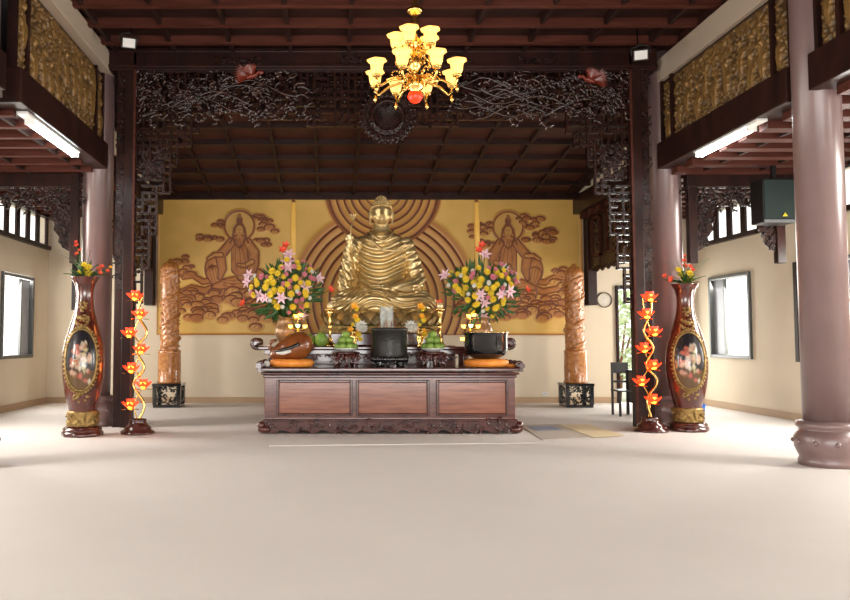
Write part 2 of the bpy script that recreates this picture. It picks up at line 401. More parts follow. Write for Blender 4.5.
# ================================================================= GILDED CARVED PANELS
def relief(nu, nv, W, H, seed, figs):
    """height field of a figure carving: trees, robed figures, a pavilion, rocks"""
    rg = np.random.default_rng(seed)
    u, v = np.meshgrid(np.linspace(0, W, nu), np.linspace(0, H, nv)); h = np.zeros_like(u)
    def bump(cx, cy, rx, ry, a, ang=0):
        nonlocal h
        c, s = math.cos(ang), math.sin(ang); du = (u-cx)*c+(v-cy)*s; dv = -(u-cx)*s+(v-cy)*c
        d = (du/rx)**2+(dv/ry)**2; h = np.maximum(h, a*np.sqrt(np.clip(1-d, 0, 1)))
    for k in range(int(W*H*420)):
        bump(rg.uniform(0, W), rg.uniform(0, H), rg.uniform(.015, .05), rg.uniform(.015, .04), rg.uniform(.3, .8), rg.uniform(0, 3))
    for k in range(figs):
        cx = W*(k+.5+rg.uniform(-.25, .25))/figs; cy = H*rg.uniform(.15, .5); s = H*rg.uniform(.34, .46)
        bump(cx, cy, s*.17, s*.55, .8); bump(cx-s*.09, cy-s*.1, s*.06, s*.5, 1, .12); bump(cx+s*.09, cy-s*.1, s*.06, s*.5, 1, -.12)
        bump(cx, cy+s*.62, s*.1, s*.13, 1.1); bump(cx+s*.2, cy+s*.2, s*.2, s*.05, .9, .7); bump(cx-s*.18, cy+s*.15, s*.18, s*.05, .9, -.6)
    for k in range(int(W*2)):
        cx = rg.uniform(0, W); ang = rg.uniform(-.3, .3); bump(cx, H*.55, .025, H*.42, .95, ang)
        for j in range(16): bump(cx+rg.uniform(-.3, .3), H*(.82+rg.uniform(-.12, .14)), .06, .04, rg.uniform(.6, 1.0), rg.uniform(0, 3))
    h += .12*np.sin(u*90+3*np.sin(v*40))*np.sin(v*70)*(h > .2)
    e = np.minimum(np.minimum(u, W-u), np.minimum(v, H-v)); h = np.where(e < .02, 0, h)
    return u, v, h*.85+.1*(h > 0)*np.abs(np.sin(u*60+4*np.sin(v*31)))
def gilt_panel(parent, name, x, s, y0, y1, z0, z1, seed, figs):
    W = abs(y1-y0); H = z1-z0; nu = max(12, int(W/.0155)); nv = int(H/.0155)
    u, v, h = relief(nu, nv, W, H, seed, figs)
    X = -s*h*.06; Yv = min(y0, y1)+u; Z = z0+v
    vs_ = np.stack([X, Yv, Z], -1).reshape(-1, 3)
    fs = [(j*nu+i, j*nu+i+1, (j+1)*nu+i+1, (j+1)*nu+i) for j in range(nv-1) for i in range(nu-1)]
    if s > 0: fs = [f[::-1] for f in fs]
    b = MB(); b.v = [tuple(p) for p in vs_]; b.f = fs; b.sm = [True]*len(fs)
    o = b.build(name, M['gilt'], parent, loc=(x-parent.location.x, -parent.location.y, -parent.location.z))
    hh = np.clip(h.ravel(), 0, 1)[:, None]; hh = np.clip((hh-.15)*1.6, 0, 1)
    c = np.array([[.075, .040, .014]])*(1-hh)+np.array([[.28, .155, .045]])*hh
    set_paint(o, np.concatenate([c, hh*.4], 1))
def panel_set(side, x, s, ya, yb, seed, label):
    """a framed bay of carving between two columns: a long scene and a narrow side piece at each end"""
    t = thing('gilded_relief', (x, (ya+yb)/2, 4.62), label, 'carved panel')
    xi = x-.12*s
    fr = MB(); lo, hi = 4.62, 5.66 if s > 0 else 5.80
    X0, X1 = xi-x, xi-x+.10*s; yc = (ya+yb)/2
    fr.bb(X0+.03*s, X1, ya-yc, yb-yc, 0, hi-lo)
    for y in (ya, ya-.36, yb+.36, yb): fr.bb(X0-.02*s, X0+.04*s, y-yc-.03, y-yc+.03, 0, hi-lo)
    fr.build('frame', M['dark'], t)
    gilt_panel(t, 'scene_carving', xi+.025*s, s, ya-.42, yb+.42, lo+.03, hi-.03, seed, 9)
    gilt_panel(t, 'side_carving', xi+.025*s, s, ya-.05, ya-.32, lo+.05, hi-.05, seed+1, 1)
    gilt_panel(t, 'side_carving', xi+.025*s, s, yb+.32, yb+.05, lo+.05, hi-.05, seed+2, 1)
panel_set('right', XR, 1, YF-.22, YN+.24, 11, 'gilded carved figure panel above the right lintel between two columns')
panel_set('left', XL, -1, YF-.22, YN+.24, 21, 'gilded carved figure panel above the left lintel and its lit tube')
panel_set('right', XR, 1, YN-.24, 4.82, 31, 'gilded carved panel cut off by the upper right corner of the photo')

# ================================================================= CARVED WOOD
def fret(b, inside, x0, x1, z0, z1, cell, y, dep, wd, seed, p=.6):
    """stepped lattice: every cell edge on the outline, a random share of the inner ones"""
    rr = random.Random(seed); nx = int(round((x1-x0)/cell)); nz = int(round((z1-z0)/cell))
    C = lambda i, j: 0 <= i < nx and 0 <= j < nz and inside(x0+(i+.5)*cell, z0+(j+.5)*cell)
    for i in range(nx+1):
        for j in range(nz+1):
            X, Z = x0+i*cell, z0+j*cell
            a, c = C(i, j-1), C(i, j)      # horizontal edge i..i+1
            if (a or c) and (a != c or rr.random() < p): b.box((X+cell/2, y+rr.uniform(-.006, .006), Z), (cell+wd, dep, wd))
            a, c = C(i-1, j), C(i, j)
            if (a or c) and (a != c or rr.random() < p): b.box((X, y+rr.uniform(-.006, .006), Z+cell/2), (wd, dep*.9, cell+wd))
            if C(i, j) and rr.random() < .3: b.ell((X+cell/2, y, Z+cell/2), (cell*.28, dep*.6, cell*.28), 8, 6)
def scroll(b, rr, x, y, z, size, thick):
    """a curling carved tendril with leaves"""
    a0 = rr.uniform(0, 2*PI); tw = rr.choice((-1, 1)); P = []; Rr = []; p = Vector((x, y, z)); a = a0; n = 14
    for i in range(n):
        t = i/(n-1); P.append(p.copy()); Rr.append(thick*(1-.75*t))
        p = p + Vector((math.cos(a), rr.uniform(-.12, .12), math.sin(a)))*size*.13*(1-.5*t); a += tw*(.12+.55*t)
    b.tube(P, Rr, 6)
    for i in (3, 6, 9):
        q = P[i]; an = a0+rr.uniform(-2, 2); T = Matrix.Rotation(-an, 4, 'Y')
        b.ell(q, (size*.19, thick*1.3, size*.075), 8, 6, M=T)

arch = thing('carved_archway', (CX, 12.15, 0), 'dark carved wooden archway with fretwork framing the altar recess', 'archway')
YA = 0.0; S = FPX/12.15
def zz(py): return at(VPX, py, 12.15).z
HX = 250/S*1.0
STEPS = [(75, 127), (130, 122), (185, 113), (197, 131), (208, 147), (217, 167), (226, 195), (232, 235), (239, 270), (251, 306)]
def zlow(u):
    for a, y in STEPS:
        if u < a: return zz(y)
    return zz(310)
ztop = zz(72)
ins = lambda x, z: z < ztop and z > zlow(abs(x)*S)
b = MB(); cell = .112; nx2 = int(HX/cell)+1
fret(b, lambda x, z: ins(x, z) and z > zz(135), -nx2*cell, nx2*cell, ztop-cell*40, ztop, cell, 0, .07, .042, 4, .8)
b.build('fretwork_band', M['carved'], arch)
for s in (-1, 1):
    b = MB(); fret(b, lambda x, z: ins(x, z) and z <= zz(135)+.02 and x*s > 2.4, -nx2*cell, nx2*cell, ztop-cell*40, ztop, cell, 0, .07, .036, 6+s, .72)
    rr = random.Random(70+s)
    for k in range(44):
        u = rr.uniform(222, 246); py = rr.uniform(150, 178)
        scroll(b, rr, s*u/S, -.03, zz(py), .16, .018)
    b.build('fretwork_drop', M['carved'], arch)
rr = random.Random(9); b = MB()
for k in range(330):
    q = rr.random(); u = 60+190*q**.55; lim = 116 if u > 180 else 118
    py = rr.uniform(76, lim)
    scroll(b, rr, rr.choice((-1, 1))*u/S, rr.uniform(-.06, -.02), zz(py), rr.uniform(.16, .34), rr.uniform(.014, .026))
for k in range(16):       # long carved branches
    s = rr.choice((-1, 1)); u = rr.uniform(70, 150); P = []
    for i in range(16):
        t = i/15; P.append((s*(u+t*75)/S, -.06, zz(rr.uniform(-.6, .6)+84+30*((k*.37) % 1)+8*math.sin(t*5+k))))
    b.tube(P, [.018*(1-.5*i/15) for i in range(16)], 6)
b.build('carved_foliage', M['carvedgloss'], arch)
# red carved birds near both ends
for s, px, py in ((-1, 252, 78), (1, 588, 82)):
    b = MB(); c = at(px, py, 12.15); lx = c.x-CX; lz = c.z; rr = random.Random(px)
    b.ell((lx, -.08, lz), (.11, .05, .04), 12, 8, M=Matrix.Rotation(.3*s, 4, 'Y')); b.ell((lx-.16*s, -.09, lz+.06), (.04, .03, .035))
    b.tube([(lx-.06*s, -.08, lz+.02), (lx-.12*s, -.09, lz+.07), (lx-.16*s, -.09, lz+.06)], [.04, .025, .02], 6)
    for k in range(9):
        a = -.75+k*.2; b.leaf((lx+.05*s, -.1, lz), (s*math.cos(a), -.15, math.sin(a)), (0, -1, 0), .24, .05, .1)
        b.leaf((lx, -.11, lz), (s*math.cos(a+1.2), -.2, abs(math.sin(a+1.2))), (0, -1, 0), .2, .06, .1)
    b.build('carved_bird', M['redcarve'], arch)
# medallion
mz = at(388, 117, 12.1); b = MB(); RM = 28/S; mx = (388-VPX)/FPX*12.1-CX
Mr = Matrix.Translation((mx, -.10, mz.z)) @ Matrix.Rotation(PI/2, 4, 'X')
b.lathe([(RM*.95, -.03), (RM*.98, 0), (RM*.92, .03), (RM*.86, .015), (RM*.80, .03), (RM*.72, .01), (RM*.62, .012), (RM*.58, .035), (RM*.52, .04), (RM*.5, .01), (.01, .012)], 48, M=Mr)
for ring, n, e in ((.98, 30, .035), (.86, 26, .03), (.70, 22, .028), (.56, 16, .02)):
    for k in range(n):
        a = 2*PI*k/n; b.ell((mx+RM*ring*math.cos(a), -.13, mz.z+RM*ring*math.sin(a)), (e, .03, e*.7), 8, 6, M=Matrix.Rotation(-a, 4, 'Y'))
for k in range(-5, 6):
    h = math.sqrt(max(0, .25-(k*.09)**2))*RM
    for an in (.6, -.6):
        c, s_ = math.cos(an), math.sin(an); ox, oz = -s_*k*.09*RM*2*.5, c*k*.09*RM*2*.5
        hh = math.sqrt(max(0, .25-(k*.09)**2))*RM*.95
        b.tube([(mx+ox-c*hh, -.125, mz.z+oz-s_*hh), (mx+ox+c*hh, -.125, mz.z+oz+s_*hh)], .008, 5)
b.build('medallion', M['carved'], arch)
# beam with two carved inlays, and posts
b = MB(); b.bb(XL+.24-CX, XR-.24-CX, -.10, .16, ztop, HN-.012); b.bb(XL+.24-CX, XR-.24-CX, -.14, -.1, zz(70), zz(67)); b.bb(XL+.24-CX, XR-.24-CX, -.14, -.1, zz(55), zz(52.5))
b.build('top_beam', M['dark'], arch, bevel=.008)
rr = random.Random(2)
for px0, px1 in ((216, 260), (338, 366), (520, 560), (440, 470)):
    b = MB(); a_, c_ = at(px0-2, 65, 12.05), at(px1+2, 57, 12.05); b.bb(a_.x-CX, c_.x-CX, -.105, -.101, a_.z, c_.z)
    for k in range(16): q = at(rr.uniform(px0, px1), rr.uniform(58, 64), 12.05); scroll(b, rr, q.x-CX, -.115, q.z, .09, .013)
    b.build('beam_inlay', M['carved'], arch)
for s in (-1, 1):
    xi = s*HX; b = MB(); b.bb(xi, xi+s*.17, -.08, .12, 0, HN-.012); b.bb(xi+s*.17, xi+s*.31, -.03, .1, 0, HN-.012)
    b.build('post', M['dark'], arch, bevel=.01)
    b = MB(); rr = random.Random(33+s); b.bb(xi+s*.18, xi+s*.30, -.045, -.029, 2.2, 5.95)
    for k in range(90): scroll(b, rr, xi+s*rr.uniform(.19, .29), -.04, rr.uniform(2.3, 5.9), .09, .013)
    b.build('post_carving', M['carved'], arch)
    b = MB(); b.bb(xi-s*.015, xi+s*.02, -.1, -.07, 0, HN-.012); b.build('post_bead', M['redcarve'] if 0 else M['purlin'], arch)

# aisle friezes
def frieze(x0, x1, y, drops, label, seed):
    cx = (x0+x1)/2; t = thing('carved_frieze', (cx, y, 3.2), label, 'carved frieze')
    b = MB(); b.bb(x0-cx, x1-cx, -.07, .07, .70, .92); b.build('rail', M['dark'], t, bevel=.008)
    b = MB(); rr = random.Random(seed); L = x1-x0
    fret(b, lambda x, z: z > .42+.07*math.cos(x*9), x0-cx, x1-cx, .70-.10*4, .70, .10, 0, .05, .022, seed, .35)
    for k in range(int(L*60)): scroll(b, rr, rr.uniform(x0-cx, x1-cx), rr.uniform(-.04, 0), rr.uniform(.40, .68), rr.uniform(.12, .2), .016)
    b.build('fretwork', M['carved'], t)
    for (xe, s) in drops:      # s: direction from the post into the opening
        b = MB(); xe -= cx
        out = [(0, .42), (.34, .42), (.30, .28), (.33, .2), (.26, .1), (.28, 0), (.18, -.12), (.2, -.2), (.08, -.32), (0, -.36)]
        b.prism([(xe+s*px, pz) for px, pz in out], -.012, .012)
        for k in range(46):
            z = rr.uniform(-.28, .42); wmax = .08+.24*(z+.3)/.7; scroll(b, rr, xe+s*rr.uniform(.02, wmax), -.02, z, .12, .016)
        b.build('bracket', M['carved'], t)
        b = MB(); b.bb(xe-s*.14, xe, -.06, .06, -.55, .70); b.build('hanging_post', M['dark'], t, bevel=.01)
frieze(XR+.24, 7.44, 12.2, ((XR+.40, 1),(7.30, -1)), 'carved wooden frieze hanging across the right aisle beside the black speaker', 41)
frieze(WL, XL-.24, 12.2, ((XL-.38, -1),), 'carved wooden frieze hanging across the left aisle', 51)
MB_ = MB(); MB_.bb(7.44, WR, 12.13, 12.27, 3.9, 4.12); tn += 1; struct(MB_.build('trim_%d' % tn, M['dark']))
# screens that hang along both sides of the chancel
for x, s, lab in ((XR+.22, 1, 'dark wooden screen panel hanging beside the wall clock, right of the mural'), (XL-.14, -1, 'dark wooden screen panel hanging at the left side of the altar recess')):
    t = thing('hanging_screen', (x, (YF+YB)/2, 2.7), lab, 'screen'); yc = (YF+YB)/2
    b = MB(); b.bb(-.06, .06, YF+1.4-yc, YB-.26-yc, .28, 1.52); b.build('board', M['dark'], t, bevel=.01)
    b = MB()
    for y0, y1 in ((YB-1.0, YB-.5), (YB-1.9, YB-1.35), (YB-2.8, YB-2.25)):
        xx = -s*.09; zc0, zc1 = .5, 1.35; yy0, yy1 = y0-yc, y1-yc
        for a, c, d, e in ((yy0, yy0+.04, zc0, zc1), (yy1-.04, yy1, zc0, zc1), (yy0, yy1, zc0, zc0+.04), (yy0, yy1, zc1-.04, zc1)): b.bb(xx-.02, xx+.03, a, c, d, e)
    b.build('moulding', M['purlin'], t)
    b = MB(); rr = random.Random(88); b.bb(-.055, .055, YF+1.42-yc, YB-.27-yc, .29, .34)
    for yq in (YB-.75, YB-1.62, YB-2.52): b.bb(-s*.075, 0, yq-.16-yc, yq+.16-yc, .3, 1.28)
    for k in range(60): scroll(b, rr, -s*.05, 0, 0, .01, .001) if 0 else b.ell((-s*.07, rr.choice((YB-.75, YB-1.62, YB-2.52))-yc+rr.uniform(-.14, .14), rr.uniform(.62, 1.25)), (.03, .05, .06), 8, 6)
    n = 16
    for k in range(n):
        y = YF+1.45-yc+(YB-.3-YF-1.45)*(k+.5)/n; b.ell((0, y, .28), (.05, .10, .06+.05*math.sin(k*1.7)**2), 10, 6)
    b.build('scalloped_carving', M['carved'], t)
    b = MB(); b.bb(-.1, .1, YB-.26-yc, YB-yc, -.55+.02, 1.52); b.build('wall_post', M['dark'], t, bevel=.01)

# ================================================================= MURAL
mu0, mu1 = at(157, 300, YB-.05).x, at(583.5, 300, YB-.05).x
mzt, mzb = at(VPX, 197, YB-.05).z, at(VPX, 335, YB-.05).z
NU, NV = 860, 280
GX, GY = np.meshgrid(np.linspace(157, 583.5, NU), np.linspace(197, 335, NV))   # canvas, 1 unit = 1/45 m
B = np.zeros_like(GX); RG = np.random.default_rng(8)
def win(x0, y0, x1, y1, pad):
    i0 = max(0, int((x0-pad-157)/426.5*NU)); i1 = min(NU, int((x1+pad-157)/426.5*NU)+2)
    j0 = max(0, int((y0-pad-197)/138*NV)); j1 = min(NV, int((y1+pad-197)/138*NV)+2)
    return slice(j0, j1), slice(i0, i1)
def stroke(P, wd=.6, dark=.85, soft=1.4):
    for (x0, y0), (x1, y1) in zip(P[:-1], P[1:]):
        w_ = win(min(x0, x1), min(y0, y1), max(x0, x1), max(y0, y1), wd+soft+1)
        X, Yv = GX[w_], GY[w_]
        if X.size == 0: continue
        dx, dy = x1-x0, y1-y0; l = dx*dx+dy*dy+1e-9
        t = np.clip(((X-x0)*dx+(Yv-y0)*dy)/l, 0, 1); d = np.hypot(X-x0-t*dx, Yv-y0-t*dy)
        B[w_] = np.maximum(B[w_], dark*np.clip(1-(d-wd)/soft, 0, 1))
def ellf(cx, cy, rx, ry, v, soft=.25, mode='max'):
    w_ = win(cx-rx, cy-ry, cx+rx, cy+ry, 3); X, Yv = GX[w_], GY[w_]
    d = np.hypot((X-cx)/rx, (Yv-cy)/ry); m = np.clip((1-d)/soft+.5, 0, 1)
    if mode == 'max': B[w_] = np.maximum(B[w_], v*m)
    else: B[w_] = B[w_]*(1-m)+v*m
def polyf(P, v, mode='max'):
    P = np.array(P); w_ = win(P[:, 0].min(), P[:, 1].min(), P[:, 0].max(), P[:, 1].max(), 2); X, Yv = GX[w_], GY[w_]
    ins_ = np.zeros(X.shape, bool); n = len(P)
    for i in range(n):
        x0, y0 = P[i]; x1, y1 = P[(i+1) % n]
        c = ((y0 > Yv) != (y1 > Yv)) & (X < (x1-x0)*(Yv-y0)/(y1-y0+1e-9)+x0); ins_ ^= c
    if mode == 'max': B[w_] = np.where(ins_, np.maximum(B[w_], v), B[w_])
    else: B[w_] = np.where(ins_, v, B[w_])
def arc(cx, cy, rx, ry, a0, a1, n=14): return [(cx+rx*math.cos(a0+(a1-a0)*i/n), cy+ry*math.sin(a0+(a1-a0)*i/n)) for i in range(n+1)]
def cloud(x0, y0, x1, y1, n, r=3.2, slope=0):
    L = []
    for k in range(n):
        t = RG.random(); q = RG.uniform(-1, 1)*math.sqrt(max(0, 1-(2*t-1)**4))
        L.append((x0+(x1-x0)*t, (y0+y1)/2+q*(y1-y0)/2+slope*(t-.5), r*RG.uniform(.7, 1.25)))
    L.sort(key=lambda q: q[1])
    for cx, cy, rr_ in L: ellf(cx, cy, rr_*1.9, rr_*1.15, .66, .8)
    for cx, cy, rr_ in L:
        ellf(cx, cy+.6, rr_*1.5, rr_*.8, RG.uniform(.25, .6), .5, 'set')
        stroke(arc(cx, cy, rr_*1.6, rr_*.9, PI, 2*PI+.3), .35, .95, 1.0)
        stroke(arc(cx+rr_*.4, cy+.3, rr_*.7, rr_*.45, PI*.8, 2*PI+1.2, 8), .15, .75, .8)
# halo rings around the statue
ring_c = [(383.5, 302, 106, 5), (383.5, 196, 56, 4)]
d1 = np.hypot(GX-383.5, GY-300); d2 = np.hypot(GX-383.5, GY-190)
def rings(d, R0, step, n):
    m = (d < R0+2); t = (R0-d)/step; fr_ = t-np.floor(t)
    v = .16+.62*np.exp(-((fr_-.14)/.17)**2)+.34*np.clip(1-fr_, 0, 1); inner = np.clip(1-(t-n)*1.2, 0.35, 1)
    return np.where(m, v*inner, 0)*np.clip((R0+2-d)/2.5, 0, 1)
B = np.maximum(B, rings(d1, 88, 8.2, 5))
m2 = (d2 < 58); B = np.where(m2, rings(d2, 56, 7.2, 5), B); B = np.maximum(B, .8*np.exp(-((d2-57)/2.2)**2))
B = np.maximum(B, .45*np.exp(-((d1-91)/3.5)**2)*(d2 > 56))
def figure(ox, oy, fl=1, raised=True):
    """seated robed figure with a halo, ox,oy = head centre"""
    X = lambda x: ox+fl*x
    q = lambda P: [(X(a), oy+b_) for a, b_ in P]
    # clouds behind
    cloud(X(12), oy-12, X(42), oy+2, 12, 2.6, 16*fl*0+9) if fl > 0 else cloud(X(42), oy-6, X(12), oy+4, 12, 2.6, -6)
    cloud(min(X(-48), X(-16)), oy+7, max(X(-48), X(-16)), oy+13, 9, 2.3)
    cloud(min(X(-26), X(-10)), oy-8, max(X(-26), X(-10)), oy-2, 6, 2.2)
    cloud(min(X(14), X(34)), oy+11, max(X(14), X(34)), oy+17, 6, 2.2)
    ellf(ox, oy-3, 16.5, 16.5, .62, .2); ellf(ox, oy-3, 14.2, 14.2, .12, .1, 'set')
    stroke(arc(ox, oy-3, 15, 15, 0, 2*PI, 40), .4, .85, 1.2)
    # robe painted shape by shape, each with its own dark contour
    def shape(kind, P, v, soft=2.0):
        nonlocal_B = B
        xs = [p[0] for p in P]; ys = [p[1] for p in P]
        if kind == 'e':
            (cx_, cy_), (rx_, ry_) = P; w2 = win(cx_-rx_, cy_-ry_, cx_+rx_, cy_+ry_, 3)
            d_ = (1-np.hypot((GX[w2]-cx_)/rx_, (GY[w2]-cy_)/ry_))*min(rx_, ry_)
        else:
            w2 = win(min(xs), min(ys), max(xs), max(ys), 8); d_ = np.full(GX[w2].shape, -99.)
            for (p0, p1, r0), (q0, q1, r1) in zip(P[:-1], P[1:]):
                dx, dy = q0-p0, q1-p1; t_ = np.clip(((GX[w2]-p0)*dx+(GY[w2]-p1)*dy)/(dx*dx+dy*dy+1e-9), 0, 1)
                d_ = np.maximum(d_, r0+(r1-r0)*t_-np.hypot(GX[w2]-p0-t_*dx, GY[w2]-p1-t_*dy))
        m = np.clip(d_/soft+.5, 0, 1); e_ = np.exp(-(d_/1.0)**2)
        B[w2] = np.maximum(B[w2]*(1-m)+(v+.22*np.exp(-np.maximum(d_, 0)/2.5))*m, .95*e_)
    E = lambda x, y, rx, ry, v: shape('e', [(X(x), oy+y), (rx, ry)], v)
    C_ = lambda P, v: shape('c', [(X(a), oy+b_, r_) for a, b_, r_ in P], v)
    C_([(-16, 56, 4), (-34, 62, 3.2), (-48, 59, 2.6), (-58, 63, 2), (-63, 58, .8)], .42)
    C_([(-20, 50, 3), (-36, 53, 2.6), (-46, 47, 2), (-56, 49, 1.4), (-60, 44, .6)], .38)
    C_([(14, 54, 5), (26, 60, 4), (30, 68, 3)], .45)
    E(-2, 60, 25, 11, .46); C_([(-6, 56, 7), (-9, 66, 6), (-4, 74, 3)], .42)
    E(-25, 40, 9, 13, .40); C_([(-26, 44, 7), (-20, 56, 6), (-24, 64, 4)], .38)
    C_([(18, 50, 7), (4, 53, 7), (-14, 55, 5), (-24, 58, 3)], .40); E(12, 47, 14, 8, .36)
    C_([(0, 14, 8.5), (0, 26, 8), (1, 38, 9)], .44)
    C_([(8, 13, 4), (15, 24, 4.6), (14, 35, 5.5), (12, 46, 4)], .42); C_([(13, 33, 2.6), (5, 37, 2), (-1, 36, 1.6)], .24)
    C_([(-8, 13, 4), (-14, 21, 4.2), (-19, 27, 4.6), (-17, 40, 4), (-19, 49, 2)], .42); C_([(-18, 26, 2.4), (-25, 26, 2), (-31, 30, 1.4)], .24)
    for a in range(6): stroke(q([(-6+a*1.2, 10), (-5+a*1.6, 18), (-6+a*2.3, 28), (-6+a*2.6, 40)]), .25, .62+.2*(a % 2), .8)
    for a in range(5): stroke(q([(-20+a*2, 50+a*3), (-6, 52+a*3.4), (10, 50+a*3.6), (22, 46+a*4)]), .3, .74, .8)
    for a in range(4): stroke(q([(-31+a*3, 34+a), (-29+a*3, 44), (-25+a*2, 56)]), .25, .72, .8)
    for a in range(5): stroke(q([(-16+a*7, 66+a % 2), (-18+a*8, 73)]), .3, .75, .8)
    stroke(q([(-7, 9), (-4, 15), (0, 19), (4, 15), (7, 9)]), .4, .9, .9)
    for k in range(60):
        a_, c_ = RG.uniform(-30, 24), RG.uniform(12, 70); w2 = win(X(a_)-4, oy+c_-4, X(a_)+4, oy+c_+4, 0)
        d_ = np.hypot((GX[w2]-X(a_))/3, (GY[w2]-oy-c_)/4.5); B[w2] = np.where(B[w2] > .3, B[w2]+RG.uniform(-.12, .2)*np.clip(1-d_, 0, 1), B[w2])
    # neck, face, hair
    polyf(q([(-2, 4), (-2.4, 9), (2.4, 9), (2, 4)]), .3, 'set')
    ellf(ox, oy, 5.2, 7, .85, .2, 'set'); ellf(ox, oy+1.6, 3.7, 5, .24, .15, 'set'); ellf(ox, oy-8.5, 3.2, 4.4, .85, .25, 'set'); ellf(ox, oy-13, 1.6, 2.2, .7, .4, 'set')
    stroke(q([(-2.2, 0.6), (-.8, .6)]), .15, .8, .5); stroke(q([(.8, .6), (2.2, .6)]), .15, .8, .5); stroke(q([(0, 1), (0, 3)]), .1, .55, .5); stroke(q([(-1, 4.4), (1, 4.4)]), .15, .8, .5)
    stroke(q([(-5, -1), (-6.5, 8), (-9, 14)]), .8, .85, 1); stroke(q([(5, -1), (6.5, 8), (9, 14)]), .8, .85, 1)
figure(239, 229, 1); figure(509, 230, -1)
cloud(176, 290, 268, 320, 62, 3.6); cloud(250, 308, 286, 334, 16, 3.6, 12); cloud(176, 256, 196, 276, 8, 2.8, 6)
cloud(488, 297, 575, 319, 58, 3.6); cloud(455, 300, 500, 322, 18, 3.4, -4); cloud(548, 262, 574, 296, 14, 3.0, 10)
cloud(468, 231, 485, 238, 5, 2.0); cloud(536, 230, 557, 238, 8, 2.3); cloud(520, 216, 542, 224, 7, 2.2)
B = np.maximum(B, .75*np.clip(1-(335-GY)/2.2, 0, 1)); B = np.maximum(B, .55*np.clip(1-(GX-157)/1.6, 0, 1)); B = np.maximum(B, .4*np.clip((GX-580)/3, 0, 1))
lo = RG.random((18, 46)); jj = np.linspace(0, 16.99, NV); ii = np.linspace(0, 44.99, NU); J, I = np.meshgrid(jj, ii, indexing='ij')
j0 = J.astype(int); i0 = I.astype(int); fj, fi = J-j0, I-i0
cl = lo[j0, i0]*(1-fj)*(1-fi)+lo[j0+1, i0]*fj*(1-fi)+lo[j0, i0+1]*(1-fj)*fi+lo[j0+1, i0+1]*fj*fi
yel = np.array([.68, .42, .10])[None, None]*(1+.16*(cl[..., None]-.5)); yel[..., 2] *= 1+.3*(cl-.5)
t = np.clip(B, 0, 1)[..., None]; mid = np.array([.42, .15, .028]); drk = np.array([.10, .018, .007])
colr = np.where(t < .5, yel*(1-t*2)+mid*(t*2), mid*(2-2*t)+drk*(2*t-1))
b = MB(); Xs = mu0+(GX-157)/426.5*(mu1-mu0); Zs = mzt+(GY-197)/138*(mzb-mzt)
xc = (mu0+mu1)/2
b.v = [(float(a)-xc, float(d), float(c)-mzb) for a, d, c in zip(Xs.ravel(), (.004-.014*(B*(1-B)*4)).ravel(), Zs.ravel())]
b.f = [(j*NU+i, (j+1)*NU+i, (j+1)*NU+i+1, j*NU+i+1) for j in range(NV-1) for i in range(NU-1)]; b.sm = [True]*len(b.f)
mural = thing('mural', (xc, YB-.05, mzb), 'wide golden yellow mural with brown robed figures and rings behind the statue', 'mural')
o = b.build('painted_surface', M['mural'], mural); set_paint(o, colr.reshape(-1, 3))
MB().bb(mu0-xc, mu1-xc, .012, .045, 0, mzt-mzb).build('backing_board', M['honey'], mural)

# ================================================================= ALTAR
YAF = 11.3
t = thing('altar_table', (CX+.035, YAF, 0), 'long polished rosewood altar table with three front panels and carved foot', 'altar')
HWd = 1.885; H1 = .985; D1 = 1.05
b = MB(); b.bb(-HWd, HWd, .03, D1, .20, .86); b.build('body', M['altar'], t, bevel=.01)
for (p0, p1) in ((277, 352), (356.6, 429), (437, 508)):
    a, c = at(p0, 400, YAF).x-CX-.035, at(p1, 400, YAF).x-CX-.035
    MB().bb(a+.03, c-.03, .012, .03, .30, .76).build('front_panel', M['altar_panel'], t, bevel=.006)
    f = MB(); f.bb(a-.01, a+.03, -.01, .03, .26, .80); f.bb(c-.03, c+.01, -.01, .03, .26, .80); f.bb(a+.03, c-.03, -.01, .03, .26, .30); f.bb(a+.03, c-.03, -.01, .03, .76, .80)
    f.build('panel_moulding', M['altar_dark'], t, bevel=.01)
b = MB(); b.bb(-HWd-.02, HWd+.02, -.02, D1+.02, .83, .88); b.bb(-HWd-.05, HWd+.05, -.05, D1+.05, .88, .915); b.bb(-HWd-.06, HWd+.06, -.09, D1+.08, .93, H1)
b.bb(-HWd-.02, HWd+.02, -.03, D1, .17, .22); b.build('top', M['altar_dark'], t, bevel=.016)
for s in (-1, 1):      # upturned scroll ends
    b = MB(); P = []
    for i in range(18): a = -PI/2+i*.36; r = .075-.003*i; P.append((s*(HWd+.05+r*math.cos(a)*.9), 0, H1+.035+r*math.sin(a)))
    pts = [(s*(HWd+.0), 0, H1-.02)]+P
    for y in (-.06, .2, .5, .8): b.tube([(x, y+.06, z) for x, _, z in pts], .024, 8)
    b.bb(s*(HWd+.03), s*(HWd+.09), -.09, D1+.08, H1-.06, H1-.01)
    b.tube([(s*(HWd+.08), -.09, H1+.03), (s*(HWd+.08), D1, H1+.03)], .045, 10)
    b.build('scroll_end', M['altar_dark'], t)
b = MB(); n = 26; poly = [(-HWd-.06, .18), ]
for i in range(n*4+1):
    u = i/(n*4); poly.append((-HWd-.06+u*(2*HWd+.12), .055-.03*abs(math.sin(u*n*PI*.5))+.02*math.sin(u*n*PI)))
poly.append((HWd+.06, .18)); b.prism(poly, -.05, 0)
rr = random.Random(4)
for k in range(52): scroll(b, rr, -HWd+2*HWd*(k+.5)/52, -.055, rr.uniform(.08, .15), .13, .02)
b.bb(-HWd-.04, HWd+.04, .0, D1, .05, .19)
b.build('carved_apron', M['altar_dark'], t)
